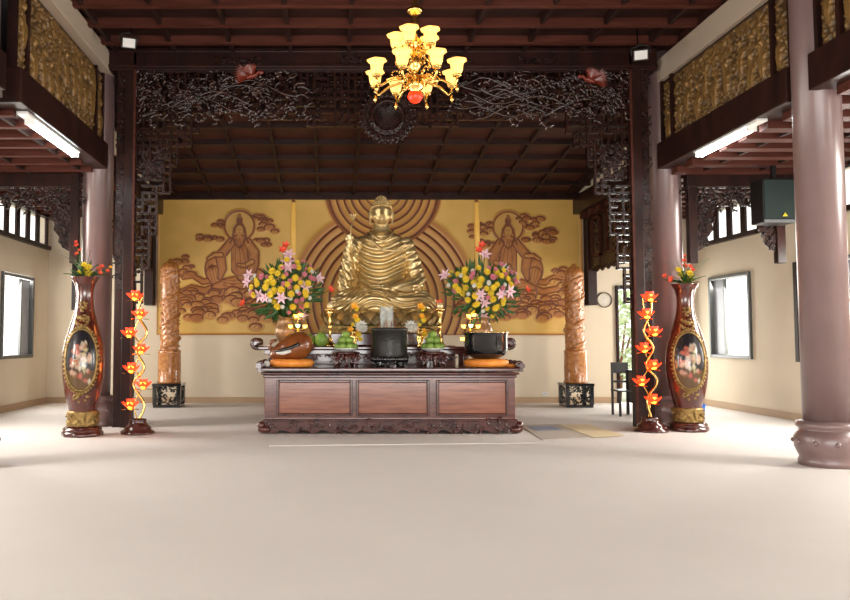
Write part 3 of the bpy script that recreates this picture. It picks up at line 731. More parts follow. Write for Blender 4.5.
for sx in (-1, 1):
    for y in (.0, D1-.1):
        b = MB(); b.ell((sx*(HWd-.01), y, .07), (.11, .10, .07), 14, 8); b.ell((sx*(HWd+.04), y-.03, .13), (.06, .07, .06), 12, 8); b.build('foot', M['altar_dark'], t)

# upper altar table behind
YU = 12.45; HU = 1.29
t = thing('upper_altar', (CX+.02, YU, 0), 'dark narrow altar table with upturned ends standing behind the rosewood altar', 'altar')
b = MB(); W2 = 2.08; b.bb(-W2, W2, 0, .62, HU-.05, HU); b.bb(-W2+.1, W2-.1, .04, .58, HU-.13, HU-.05); b.build('top', M['altar_dark'], t, bevel=.012)
for s in (-1, 1):
    b = MB(); P = [(s*(W2-.05), HU-.025)]
    for i in range(14): a = -PI/2+i*.42; r = .085-.004*i; P.append((s*(W2+.03+r*math.cos(a)), HU+.06+r*math.sin(a)))
    for y in (.04, .31, .58): b.tube([(x, y, z) for x, z in P], .034, 8)
    b.tube([(s*(W2+.06), 0.02, HU+.07), (s*(W2+.06), .6, HU+.07)], .05, 10)
    b.build('scroll_end', M['altar_dark'], t)
    for y in (.06, .56):
        b = MB(); b.bb(s*(W2-.22)-.05, s*(W2-.22)+.05, y-.05, y+.05, 0, HU-.13); b.build('leg', M['altar_dark'], t, bevel=.01)
for x in (-1.38, -.75, .75, 1.38):
    for y in (.06, .56):
        b = MB(); b.bb(x-.04, x+.04, y-.04, y+.04, 0, HU-.13); b.build('leg', M['altar_dark'], t, bevel=.01)
b = MB(); rr = random.Random(14)
for k in range(60): scroll(b, rr, -W2+.2+(2*W2-.4)*(k+.5)/60, .03, HU-.17, .1, .014)
b.build('carved_apron', M['altar_dark'], t)

# pedestal of the statue, wood steps with brass rail
YP = 13.95
t = thing('statue_pedestal', (CX, YP, 0), 'gilded and rosewood stepped pedestal under the seated golden statue', 'pedestal')
MB().bb(-1.35, 1.35, -.72, .95, 0, 1.30).build('plinth', M['altar'], t, bevel=.015)
MB().bb(-1.15, 1.15, -.62, .85, 1.30, 1.52).build('step', M['altar_dark'], t, bevel=.015)
b = MB(); rr = random.Random(6); b.bb(-1.05, 1.05, -.55, .75, 1.52, 1.66)
for k in range(60): scroll(b, rr, rr.uniform(-1.0, 1.0), -.57, rr.uniform(1.38, 1.53), .12, .02)
b.build('gilded_carving', M['oldgold'], t)
ped = t

# ================================================================= STATUE
def remeshed(b, voxel, smooth=2):
    me = bpy.data.meshes.new('tmp'); me.from_pydata(b.v, [], b.f); me.update()
    o = bpy.data.objects.new('tmp', me); COL.objects.link(o)
    r = o.modifiers.new('r', 'REMESH'); r.mode = 'VOXEL'; r.voxel_size = voxel
    s_ = o.modifiers.new('s', 'SMOOTH'); s_.iterations = smooth; s_.factor = .5
    dg = bpy.context.evaluated_depsgraph_get(); ev = o.evaluated_get(dg); m2 = bpy.data.meshes.new_from_object(ev)
    bpy.data.objects.remove(o)
    return m2
ZS = 1.92
t = thing('buddha_statue', (CX+.10, YP, 1.66), 'large golden seated Buddha statue holding a lotus stem in one raised hand', 'statue')
# lotus seat
b = MB(); b.lathe([(.9, 0), (1.02, .05), (.95, .12), (.99, .2), (.9, .26)], 40, fn=lambda r, a, z: r*(1-.18*math.sin(a)**2))
b.build('seat', M['statue'], t)
b = MB()
for row, (z, n, ln, el) in enumerate(((.03, 22, .24, .75), (.10, 22, .2, .95))):
    for k in range(n):
        a = 2*PI*(k+.5*row)/n; rx = .98*(1-.18*math.sin(a)**2)
        b.leaf((rx*math.cos(a), rx*math.sin(a), z), (math.cos(a)*.6, math.sin(a)*.6, el), (-math.cos(a), -math.sin(a), .5), ln, .27, .15, -.2)
b.build('lotus_petals', M['statue'], t)
Z0 = .26
b = MB()
def V(x, y, z): return (x, y, z+Z0)
# torso as a stack of ovals
n = 28; prof = [(.04, .62, .46), (.2, .52, .42), (.42, .45, .35), (.62, .45, .32), (.85, .49, .31), (1.08, .54, .30), (1.26, .53, .28), (1.38, .43, .24), (1.46, .28, .20), (1.52, .17, .17), (1.64, .15, .16)]
vs_ = []
for z, rx, ry in prof:
    for k in range(n): a = 2*PI*k/n; vs_.append(V(rx*math.cos(a), ry*math.sin(a)+.04, z))
fs = [(i*n+k, i*n+(k+1) % n, (i+1)*n+(k+1) % n, (i+1)*n+k) for i in range(len(prof)-1) for k in range(n)]+[tuple(reversed(range(n))), tuple((len(prof)-1)*n+k for k in range(n))]
b.add(vs_, fs, True)
b.ell(V(0, -.02, .38), (.42, .36, .26))
for s in (-1, 1):
    b.tube([V(s*.15, .05, .2), V(s*.45, -.1, .21), V(s*.74, -.3, .18), V(s*.84, -.36, .15)], [.25, .25, .2, .13], 14)
    b.ell(V(s*.80, -.34, .15), (.16, .16, .15))
    b.tube([V(s*.80, -.38, .14), V(s*.5, -.56, .13), V(s*.1, -.66, .12), V(-s*.25, -.6, .16)], [.14, .15, .13, .09], 12)
    b.ell(V(s*.44, .02, 1.22), (.18, .2, .19))
b.ell(V(0, -.3, .1), (.75, .4, .12))
# resting arm (viewer's right)
b.tube([V(.46, .02, 1.22), V(.60, -.02, .85), V(.66, -.08, .58), V(.62, -.22, .46)], [.16, .155, .15, .13], 14)
b.tube([V(.64, -.1, .54), V(.45, -.42, .44), V(.20, -.55, .40), V(.08, -.58, .39)], [.15, .12, .075, .06], 12)
# raised arm (viewer's left)
b.tube([V(-.46, .02, 1.22), V(-.58, -.04, .85), V(-.62, -.12, .62)], [.155, .14, .13], 14)
b.tube([V(-.62, -.12, .62), V(-.65, -.26, .92), V(-.63, -.34, 1.14), V(-.61, -.36, 1.27)], [.14, .11, .07, .052], 12)
# sleeve falling from the raised wrist
b.tube([V(-.63, -.24, 1.0), V(-.69, -.16, .75), V(-.70, -.1, .5), V(-.62, -.1, .3)], [.06, .10, .13, .14], 12)
# hands: palm, fingers, thumb
b.ell(V(-.61, -.37, 1.32), (.065, .05, .09))
for k, (dz, ln) in enumerate(((.06, .15), (.035, .165), (.01, .155), (-.018, .13))):
    b.tube([V(-.665, -.37, 1.30+dz), V(-.67, -.44, 1.315+dz), V(-.61, -.465, 1.32+dz), V(-.565, -.43, 1.315+dz)], [.021, .020, .018, .015], 8)
b.tube([V(-.57, -.36, 1.27), V(-.535, -.40, 1.32), V(-.55, -.43, 1.37)], [.026, .022, .017], 8)
b.ell(V(.05, -.6, .39), (.10, .07, .04))
for k in range(4): b.tube([V(.0, -.655+.035*k, .40), V(-.09, -.665+.036*k, .415), V(-.16-.01*(k % 3), -.655+.033*k, .40)], [.021, .02, .015], 8)
b.tube([V(.06, -.55, .42), V(-.01, -.54, .45), V(-.06, -.56, .45)], [.026, .022, .016], 8)
# head
hz = 1.83
b.ell(V(0, -.02, hz+.03), (.19, .20, .235), 24, 16); b.ell(V(0, -.06, hz-.09), (.155, .15, .13), 20, 12); b.ell(V(0, -.10, hz-.17), (.07, .07, .05), 16, 10)
b.ell(V(0, .02, hz+.25), (.10, .10, .085), 16, 10)
b.prism([(0, 0)], 0, 0) if 0 else None
b.tube([V(0, -.20, hz+.06), V(0, -.235, hz-.02), V(0, -.25, hz-.055)], [.018, .024, .033], 10); b.ell(V(.022, -.225, hz-.06), .02); b.ell(V(-.022, -.225, hz-.06), .02)
for s in (-1, 1):
    b.tube([V(s*.02, -.205, hz+.055), V(s*.075, -.205, hz+.075), V(s*.135, -.165, hz+.05)], [.013, .015, .010], 8)
    b.ell(V(s*.078, -.168, hz+.015), (.05, .025, .014), 12, 8)
    b.ell(V(s*.085, -.135, hz-.05), (.075, .055, .085), 12, 8)
    b.tube([V(s*.195, .0, hz+.08), V(s*.215, .0, hz-.02), V(s*.205, -.02, hz-.14), V(s*.195, -.03, hz-.20)], [.03, .032, .024, .028], 8)
b.tube([V(-.05, -.198, hz-.112), V(0, -.222, hz-.108), V(.05, -.198, hz-.112)], [.010, .018, .010], 8); b.ell(V(0, -.205, hz-.135), (.036, .02, .016), 12, 8)
me = remeshed(b, .0125, 5)
nv = len(me.vertices); co = np.empty(nv*3, np.float32); me.vertices.foreach_get('co', co); co = co.reshape(-1, 3)
no = np.array([v.normal[:] for v in me.vertices], np.float32)
x, y, z = co[:, 0], co[:, 1], co[:, 2]-Z0
U = z-.75*np.abs(x-.05)**1.7-.06*np.sin(x*5)
k1 = 0; chest = np.clip((1.46-z)/.08, 0, 1)*np.clip((z-.40)/.06, 0, 1)*np.clip((.1-y)/.1, 0, 1)
armr = np.clip((np.abs(x)-.36)/.16, 0, 1)
hand = np.exp(-(((x+.60)/.13)**2+((y+.38)/.14)**2+((z-1.30)/.17)**2))*1.2+np.exp(-(((x+.02)/.22)**2+((y+.6)/.12)**2+((z-.41)/.07)**2))*1.2
k1 = np.abs(np.sin(U*PI/.135))**.55
f1 = .075*(k1-.6)*chest*(1-.62*armr)
Ua = z*1.0+.9*np.abs(x)+.3*y
f2 = .006*np.sin(z*2*PI/.16+x*4)*armr*np.clip((1.25-z)/.1, 0, 1)*np.clip((z-.35)/.1, 0, 1)
Ul = z*1.3+.42*np.abs(x)**1.3+.12*np.sin(x*6)+.15*y
f3 = .05*(np.abs(np.sin(Ul*PI/.11))**.6-.6)*np.clip((.42-z)/.06, 0, 1)
dsp = (f1+f2+f3)*(1-np.clip(hand, 0, 1))*(z < 1.48)
co2 = co+no*dsp[:, None]
# neckline edge
me.vertices.foreach_set('co', co2.ravel().astype(np.float32)); me.polygons.foreach_set('use_smooth', [True]*len(me.polygons))
me.materials.clear(); me.materials.append(M['statue']); me.update()
o = bpy.data.objects.new('body', me); COL.objects.link(o); o.parent = t
b = MB()
for row in range(9):        # snail-shell curls of hair
    ph = R(8+row*10.5); rz_ = .235*math.sin(ph); rc = .205*math.cos(ph); n = max(5, int(24*math.cos(ph)))
    for k in range(n):
        a = 2*PI*(k+.5*(row % 2))/n
        yy = rc*math.sin(a)-.015
        if yy < -.08 and row < 3: continue
        b.ell(V(rc*math.cos(a)*.97, yy, hz+.04+rz_), .023, 8, 6)
for row in range(4):
    ph = R(5+row*24); n = max(3, int(12*math.cos(ph)))
    for k in range(n): a = 2*PI*k/n; b.ell(V(.10*math.cos(ph)*math.cos(a), .02+.10*math.cos(ph)*math.sin(a), hz+.26+.085*math.sin(ph)), .02, 8, 6)
for k in range(17):
    a = PI+(k/16)*PI; b.ell(V(.185*math.cos(a), -.02+.185*math.sin(a), hz+.125+.02*math.sin(-a)), .02, 8, 6)
b.build('hair', M['statue'], t)
b = MB()      # rolled edges of the robe at the neckline and shoulder
b.tube([V(.21, -.03, 1.51), V(.19, -.18, 1.45), V(.10, -.28, 1.34), V(0, -.31, 1.28), V(-.10, -.28, 1.34), V(-.19, -.18, 1.45), V(-.21, -.02, 1.51)], [.026]*7, 8)
b.tube([V(-.26, -.05, 1.48), V(-.21, -.26, 1.32), V(-.02, -.35, 1.12), V(.2, -.335, 1.1), V(.4, -.22, 1.24), V(.5, .0, 1.36)], [.018, .024, .026, .026, .024, .018], 8)
b.build('robe_edge', M['statue'], t)
b = MB(); b.tube([V(-.53, -.42, 1.0), V(-.585, -.425, 1.3), V(-.585, -.42, 1.5), V(-.54, -.40, 1.66)], .012, 8)
b.build('lotus_stem', M['statue'], t)
b = MB(); b.ell(V(-.54, -.40, 1.695), (.03, .03, .035))
for k in range(8): a = 2*PI*k/8; b.leaf(V(-.54, -.40, 1.66), (math.cos(a)*.75, math.sin(a)*.75, .75), (0, 0, 1), .12, .07, .12)
b.build('lotus_flower', M['statue'], t)

# ================================================================= BIG VASES
def big_vase(x, y, h, face, label):
    t = thing('floor_vase', (x, y, 0), label, 'vase', rz=face)
    k = h/2.3
    pf = [(.10, .12), (.20, .13), (.215, .17), (.20, .32), (.205, .40), (.235, .5), (.275, .7), (.30, .9), (.305, 1.05), (.29, 1.25), (.245, 1.45), (.185, 1.65), (.145, 1.8), (.125, 1.95), (.125, 2.08), (.15, 2.2), (.185, 2.27), (.20, 2.3), (.185, 2.29), (.15, 2.2), (.11, 2.05), (.10, 1.9)]
    pf = [(r, z*k) for r, z in pf]
    P = []      # smooth the profile
    for i in range(len(pf)-1):
        p0, p1, p2, p3 = pf[max(i-1, 0)], pf[i], pf[i+1], pf[min(i+2, len(pf)-1)]
        for q in range(4):
            u = q/4; P.append(tuple(.5*(2*p1[j]+(-p0[j]+p2[j])*u+(2*p0[j]-5*p1[j]+4*p2[j]-p3[j])*u*u+(-p0[j]+3*p1[j]-3*p2[j]+p3[j])*u**3) for j in (0, 1)))
    P.append(pf[-1])
    MB().lathe(P, 56, fn=lambda r, a, z: r*(1+.06*math.sin(a*8)*max(0, (z/k-2.2)/.1))).build('body', M['vase'], t)
    outer = [p for p in P[:int(len(P)*.8)]]
    def rad(z):
        for (r0, z0), (r1, z1) in zip(outer[:-1], outer[1:]):
            if z0 <= z <= z1 and z1 > z0: return r0+(r1-r0)*(z-z0)/(z1-z0)
        return .2
    zc, rz_, rx = 1.10*k, .42*k, .235
    # painted oval
    vs_, cols, fs = [], [], []; rr = np.random.default_rng(3); NR, NA = 26, 64
    blobs = [(rr.uniform(-.6, .6), rr.uniform(-.75, .6), rr.uniform(.06, .2), rr.uniform(.04, .14), [(.55, .35, .25), (.45, .12, .08), (.62, .55, .4), (.25, .12, .05), (.5, .42, .2)][rr.integers(5)]) for _ in range(46)]
    for i in range(NR+1):
        for j in range(NA):
            q = i/NR; a = 2*PI*j/NA; u, v = q*math.cos(a), q*math.sin(a); z = zc+v*rz_; r = rad(z)+.006
            th = u*rx/r
            vs_.append((r*math.sin(th), -r*math.cos(th), z))
            c = np.array([.012, .010, .014])
            if v < -.35: c = np.array([.10, .055, .02])
            for bx, by, w0, h0, cc in blobs:
                d = ((u-bx)/w0)**2+((v-by)/h0)**2
                if d < 1: c = c*.15+np.array(cc)*.85*(1-.4*d)
            cols.append(c)
    fs = [(i*NA+j, (i+1)*NA+j, (i+1)*NA+(j+1) % NA, i*NA+(j+1) % NA) for i in range(NR) for j in range(NA)]
    b = MB(); b.add(vs_, fs, True); o = b.build('painted_oval', M['paint'], t); set_paint(o, cols)
    # gilded border and ornaments
    b = MB(); ring = []
    def on(u, z, e=.01): r = rad(z)+e; th = u/r; return (r*math.sin(th), -r*math.cos(th), z)
    for j in range(49): a = 2*PI*j/48; ring.append(on(rx*1.04*math.cos(a), zc+rz_*1.04*math.sin(a)))
    b.tube(ring, .014, 8, cap=False)
    for j in range(44):
        a = 2*PI*j/44; b.ell(on(rx*1.17*math.cos(a), zc+rz_*1.12*math.sin(a)), (.022, .016, .022), 8, 6)
    r3 = random.Random(5)
    for zc_, w_, n in ((zc+rz_*1.3, .10, 22), (zc-rz_*1.28, .10, 22), (1.88*k, .05, 18), (1.72*k, .08, 18)):
        for q in range(n):
            u = r3.uniform(-1, 1)*w_; z = zc_+r3.uniform(-.10, .10)*(1-abs(u)/w_*.7); b.ell(on(u, z, .004), (r3.uniform(.012, .03), .012, r3.uniform(.01, .02)), 8, 5)
    b.build('gilded_relief', M['oldgold'], t)
    b = MB(); r4 = random.Random(6); b.lathe([(.20, .14*k), (.235, .15*k), (.222, .2*k), (.212, .30*k), (.225, .34*k), (.215, .36*k), (.2, .365*k)], 40)
    for q in range(70): a = r4.uniform(0, 2*PI); z = r4.uniform(.16, .34)*k; b.ell((.222*math.cos(a), .222*math.sin(a), z), (.022, .022, .016), 8, 5)
    b.build('gilded_foot_band', M['oldgold'], t)
    b = MB(); b.lathe([(.30, 0), (.30, .05), (.27, .075), (.29, .09), (.26, .13), (.1, .135)], 8); b.build('stand', M['altar_dark'], t, bevel=.008)
    return t
VLx, VRx = at(83, 400, 11.1).x, at(687.5, 400, 11.7).x
big_vase(VLx, 11.1, 2.33, R(9), 'tall brown floor vase with painted oval standing before the left column')
big_vase(VRx, 11.7, 2.27, R(-16), 'tall brown floor vase with painted oval standing before the right column')

# flowers -----------------------------------------------------------------
def bloom(kind, r):
    """one flower head facing +Z"""
    b = MB(); rr = random.Random(hash_(kind))
    if kind == 'mum':
        b.ell((0, 0, 0), (r*.45, r*.45, r*.3), 10, 6)
        for ring, (n, el, L) in enumerate(((12, .1, 1), (12, .5, .85), (9, 1.0, .65), (6, 1.8, .45))):
            for k in range(n): a = 2*PI*(k+.5*(ring % 2))/n; b.leaf((0, 0, 0), (math.cos(a), math.sin(a), el), (0, 0, 1), r*L, r*.42, .15)
    elif kind == 'lily':
        for k in range(6): a = 2*PI*k/6; b.leaf((0, 0, 0), (math.cos(a), math.sin(a), .5), (0, 0, 1), r*1.3, r*.5, -.25)
        for k in range(5): a = 2*PI*k/5; b.tube([(0, 0, 0), (.2*r*math.cos(a), .2*r*math.sin(a), r*.6)], r*.04, 5)
    else:
        for k in range(5): a = 2*PI*k/5; b.leaf((0, 0, 0), (math.cos(a), math.sin(a), .8), (0, 0, 1), r, r*.6, -.1)
        b.ell((0, 0, r*.2), r*.22, 8, 6)
    return b
def hash_(s): return sum(ord(c)*(i+1) for i, c in enumerate(s))
def place_bloom(proto, mesh_cache, key, parent, p, d, s=1.0, name='flower'):
    o = bpy.data.objects.new(name, mesh_cache[key]); COL.objects.link(o); o.parent = parent; o.location = p
    o.rotation_mode = 'QUATERNION'; o.rotation_quaternion = Vector(d).to_track_quat('Z', 'Y'); o.scale = (s, s, s)
    return o
FM = {}
for key, kind, m_ in (('y', 'mum', 'yellowf'), ('p', 'mum', 'pinkf'), ('l', 'lily', 'lilyf'), ('r', 'small', 'redf'), ('w', 'mum', 'whitef'), ('o', 'small', 'orangef')):
    q = bloom(kind, 1.0); me = bpy.data.meshes.new('flower'); me.from_pydata(q.v, [], q.f); me.polygons.foreach_set('use_smooth', q.sm); me.materials.append(M[m_]); FM[key] = me

def vase_spray(x, y, z, label, pts):
    t = thing('flower_spray', (x, y, z), label, 'flowers'); b = MB(); rr = random.Random(int(x*100))
    for key, px, pz, s in pts:
        p = Vector((px, rr.uniform(-.08, .05), pz)); b.tube([(0, 0, -.25), (px*.4, 0, pz*.3), p], .005, 5)
        place_bloom(None, FM, key, t, p, (px*1.2, -.8, .5), s)
    for k in range(26):
        a = rr.uniform(-1.3, 1.3); L = rr.uniform(.12, .3); b.leaf((.03*math.sin(a), rr.uniform(-.06, .06), -.02), (math.sin(a), rr.uniform(-.6, .4), math.cos(a)), (0, -.3, 1), L, .05, -.2)
    for k in range(6): a = rr.uniform(-1, 1); b.tube([(0, 0, 0), (.15*a, 0, .2), (.4*a, -.03, .3+.1*rr.random())], [.006, .004, .002], 5)
    b.build('greenery', M['leaf'], t)
vase_spray(VLx, 11.1, 2.35, 'yellow and red flowers with a tall red spike in the left floor vase',
           [('y', -.02, .07, .07), ('y', .05, .12, .07), ('y', -.08, .04, .06), ('y', .07, .03, .07), ('y', .0, .16, .055), ('r', -.13, .45, .055), ('r', -.10, .38, .05), ('r', -.12, .32, .05), ('r', -.14, .50, .04), ('r', .2, .09, .06), ('r', .26, .13, .05), ('r', .32, .07, .05), ('r', .24, .03, .05), ('o', .38, .12, .04)])
vase_spray(VRx, 11.7, 2.29, 'yellow and red flowers with a tall green tip in the right floor vase',
           [('y', -.05, .12, .07), ('y', .05, .14, .07), ('y', 0, .04, .08), ('y', .08, .06, .06), ('y', -.1, .2, .06), ('r', -.22, .06, .06), ('r', -.30, .1, .06), ('r', -.26, .02, .05), ('r', .02, .26, .07), ('r', -.02, .34, .06), ('r', .12, .2, .06), ('r', .0, .42, .04), ('r', .06, .25, .05)])

# ================================================================= LOTUS LAMPS
def lotus_lamp(base, heads, label, Y, side):
    bx = base[0]; t = thing('lotus_lamp', (bx, Y, 0), label, 'lamp')
    b = MB(); b.lathe([(.26, 0), (.26, .03), (.20, .06), (.21, .09), (.15, .14), (.13, .19), (.14, .21), (.06, .23)], 10); b.build('base', M['altar_dark'], t)
    P = []; pts = [at(px, py, Y) for px, py in heads]
    ks = [Vector((.02, 0, .2))]
    for i, p in enumerate(reversed(pts)):
        lx = p.x-bx; ks.append(Vector((-lx*.9 if abs(lx) > .02 else .08, .02, p.z+.0)))
        if i < len(pts)-1: pass
    # a rod that winds from side to side around the heads
    Q = []
    for i in range(len(ks)-1):
        for u in range(8):
            f = u/8; p0 = ks[max(i-1, 0)]; p1 = ks[i]; p2 = ks[i+1]; p3 = ks[min(i+2, len(ks)-1)]
            Q.append(.5*(2*p1+(p2-p0)*f+(2*p0-5*p1+4*p2-p3)*f*f+(-p0+3*p1-3*p2+p3)*f**3))
    Q.append(ks[-1])
    MB().tube(Q, .020, 8).build('curved_stem', M['brass'], t)
    Q2 = [Vector((-q.x*.7, q.y+.03, q.z)) for q in Q]
    MB().tube(Q2, .010, 8).build('curved_stem', M['brass'], t)
    for p in pts:
        c = Vector((p.x-bx, -.04, p.z-.07)); b = MB(); q = MB()
        for ring, (n, el, L, w_) in enumerate(((9, .35, .155, .09), (9, 1.1, .15, .09))):
            for k in range(n): a = 2*PI*(k+.5*ring)/n; b.leaf(c, (math.cos(a), math.sin(a), el), (0, 0, 1), L, w_, .35)
        o = b.build('lotus_petals', M['petalglow'], t)
        q = MB()
        for k in range(7): a = 2*PI*k/7; q.leaf(c, (math.cos(a)*.5, math.sin(a)*.5, 1), (0, 0, 1), .13, .07, .1)
        q.ell(c+Vector((0, -.02, .06)), (.05, .05, .06), 10, 8); q.build('glowing_core', M['coreglow'], o)
        g = MB()
        for k in range(4): a = 2*PI*k/4+.4; g.leaf(c, (math.cos(a), math.sin(a), -.2), (0, 0, 1), .13, .06, .1)
        g.build('leaf_cup', M['brass'], o)
    # glow of the bulbs
    for i in (1, 4):
        l = bpy.data.lights.new('lotus_glow', 'POINT'); l.energy = 3; l.color = (1, .35, .08); l.shadow_soft_size = .1
        q = bpy.data.objects.new('lotus_glow', l); COL.objects.link(q); q.parent = t; q.location = (pts[i].x-bx, -.12, pts[i].z)
lotus_lamp((at(137.5, 428, 11.35).x, 0), [(135.7, 296), (140.7, 314), (130, 333), (142, 349), (132, 368), (144, 384), (131, 404)], 'left of the two glowing red lotus lamps, winding brass stem', 11.35, -1)
lotus_lamp((at(650.5, 425, 11.6).x, 0), [(648.5, 297), (645, 314), (653, 331.5), (643, 348), (652, 365), (640, 381), (652, 399)], 'right of the two glowing red lotus lamps, winding brass stem', 11.6, 1)

# ================================================================= CARVED PILLARS
def pillar(px, label, lab2, top):
    Y = 15.85; x = at(px, 400, Y).x
    t = thing('pillar_stand', (x, Y, 0), lab2, 'stand')
    MB().bb(-.30, .30, -.28, .28, .44, .5).build('top', M['black'], t, bevel=.01); MB().bb(-.28, .28, -.26, .26, 0, .06).build('base', M['black'], t, bevel=.01)
    for sx in (-1, 1):
        for sy in (-1, 1): MB().bb(sx*.25-.04, sx*.25+.04, sy*.23-.04, sy*.23+.04, .06, .44).build('leg', M['black'], t, bevel=.01)
    b = MB(); rr = random.Random(px)
    for sy in (-.25, .25):
        b = MB()
        for k in range(24):
            a = 2*PI*k/24; scroll(b, rr, .19*math.cos(a), sy, .25+.15*math.sin(a), .10, .018)
        b.build('carved_apron', M['black'], t)
    for sx in (-.27, .27):
        b = MB()
        for k in range(16): b.ell((sx, .18*math.cos(k*.4), .25+.14*math.sin(k*.4)), (.02, .04, .04), 8, 5)
        b.build('carved_apron', M['black'], t)
    t = thing('carved_pillar', (x, Y, .5), label, 'pillar')
    H = top-.5; rr = random.Random(px+1)
    b = MB(); b.lathe([(.24, 0), (.245, .03), (.23, .06), (.235, .3), (.228, .62), (.238, .66), (.21, .70)], 48, fn=lambda r, a, z: r*(1+.03*math.sin(a*7+z*14)*math.sin(z*17+a*3)))
    b.build('lower_drum', M['honey'], t)
    n = 90; pf = [(.192-.008*(i/n), .68+(H-.86)*i/n) for i in range(n+1)]+[(.165, H-.12), (.12, H-.06), (.06, H-.03), (.055, H), (.01, H+.03)]
    b = MB(); b.lathe(pf, 72, fn=lambda r, a, z: r*(1+.045*math.sin(a*3+z*7.5+1.5*math.sin(z*5))+.03*math.sin(a*9-z*22)*math.sin(z*31+a*2)))
    P = [];
    for i in range(110): f = i/109; a = -2+f*2*PI*3.2; r = .19+.012*math.sin(f*60); P.append((r*math.cos(a), r*math.sin(a), .75+(H-1.0)*f))
    b.tube(P, [.042*(1-.4*i/109)+.008*math.sin(i*1.6) for i in range(110)], 8)
    for k in range(130):
        a = rr.uniform(0, 2*PI); z = rr.uniform(.72, H-.15); b.ell((.182*math.cos(a), .182*math.sin(a), z), (rr.uniform(.015, .042),)*2+(rr.uniform(.015, .04),), 8, 5)
    b.build('dragon_shaft', M['honey'], t)
pillar(169, 'honey brown carved wooden pillar on the black stand left of the altar', 'black carved square stand under the left honey brown pillar', at(169, 260, 15.85).z)
pillar(576, 'honey brown carved wooden pillar on the black stand right of the altar', 'black carved square stand under the right honey brown pillar', at(576, 265, 15.85).z)

# ================================================================= THINGS ON THE ALTAR
ZA = H1; ZU = HU
def bouquet(px, seed, label, kinds):
    Y = 12.75; x = at(px, 300, Y).x; t = thing('flower_arrangement', (x, Y, ZU), label, 'flowers')
    b = MB(); b.lathe([(.10, 0), (.13, .02), (.10, .05), (.15, .12), (.19, .24), (.17, .34), (.12, .42), (.16, .48), (.17, .49), (.13, .46)], 32); b.build('vase', M['oldgold'] if 0 else M['vasebrown'], t)
    rr = random.Random(seed); g = MB(); C = Vector((-.02, 0, .98)); used = []
    for k in range(92):
        for _ in range(40):
            a = rr.uniform(-PI, PI); q = math.sqrt(rr.random())*(.82+.22*math.sin(3*a+seed)); ux = q*math.cos(a); uz = q*math.sin(a)
            p = Vector((ux*.66, -.36*math.sqrt(max(0, 1-q*q))+rr.uniform(-.10, .04), 1.0+uz*(.50 if uz < 0 else .58)*(1 if uz < 0 else 1-.35*abs(ux))))
            if all((p-o_).length > .095 for o_ in used): break
        used.append(p)
        if k < kinds[0]: key, s = 'y', rr.uniform(.055, .075)
        elif k < kinds[1]: key, s = 'p', rr.uniform(.045, .065)
        elif k < kinds[2]: key, s = 'l', rr.uniform(.08, .11)
        elif k < kinds[3]: key, s = 'w', .045
        else: key, s = None, 0
        g.tube([(0, 0, .45), (p.x*.5, p.y*.4, .45+(p.z-.45)*.6), p], .005, 4)
        if key: place_bloom(None, FM, key, t, p, (ux, -.9, uz*.7), s)
    for px_, pz_ in ((.55, 1.15), (-.62, 1.2), (-.05, 1.62), (.05, 1.55), (.0, 1.70), (-.7, .72), (.74, .95)):
        place_bloom(None, FM, 'l' if pz_ < 1.6 and abs(px_) < .7 else 'r', t, (px_, -.1, pz_), (px_, -.8, .4), .10)
        g.tube([(0, 0, .5), (px_*.6, -.05, .45+(pz_-.45)*.7), (px_, -.1, pz_)], .006, 4)
    for k in range(240):
        a = rr.uniform(-PI, PI); q = rr.uniform(.2, 1); p = Vector((q*math.cos(a)*.55, rr.uniform(-.25, .1), .92+q*math.sin(a)*.45))
        g.leaf(p, (math.cos(a)+rr.uniform(-.5, .5), rr.uniform(-.6, .2), math.sin(a)+.3), (0, -1, .2), rr.uniform(.1, .22), .045, .1)
    g.build('greenery', M['leaf'], t)
M['vasebrown'] = mat('brown_gold_vase', (.25, .12, .05), .3, .3, col2=(.36, .2, .08), scale=10, coat=.4)
bouquet(286, 5, 'large mixed bouquet of yellow and pink flowers on the altar, left of the statue', (34, 58, 66, 76))
bouquet(481, 6, 'large mixed bouquet of yellow and pink flowers on the altar, right of the statue', (38, 54, 61, 72))

# tall yellow candles
for px, lab in ((293.5, 'tall thick yellow candle rising behind the left bouquet'), (476.5, 'tall thick yellow candle rising behind the right bouquet')):
    Y = 13.35; p = at(px, 199, Y); t = thing('tall_candle', (p.x, Y, 0), lab, 'candle')
    zt = at(px, 203, Y).z
    MB().lathe([(.052, 1.5), (.052, zt), (.045, zt+.005)], 20).build('wax_column', M['candle'], t)
    MB().lathe([(.03, zt), (.035, zt+.03), (.02, zt+.06), (.005, zt+.075)], 16).build('tip', M['fishwood'], t)
    MB().lathe([(.16, 0), (.16, .04), (.06, .1), (.04, .5), (.06, .8), (.04, 1.2), (.09, 1.42), (.11, 1.46), (.10, 1.5), (.05, 1.51)], 24).build('stand', M['brass'], t)
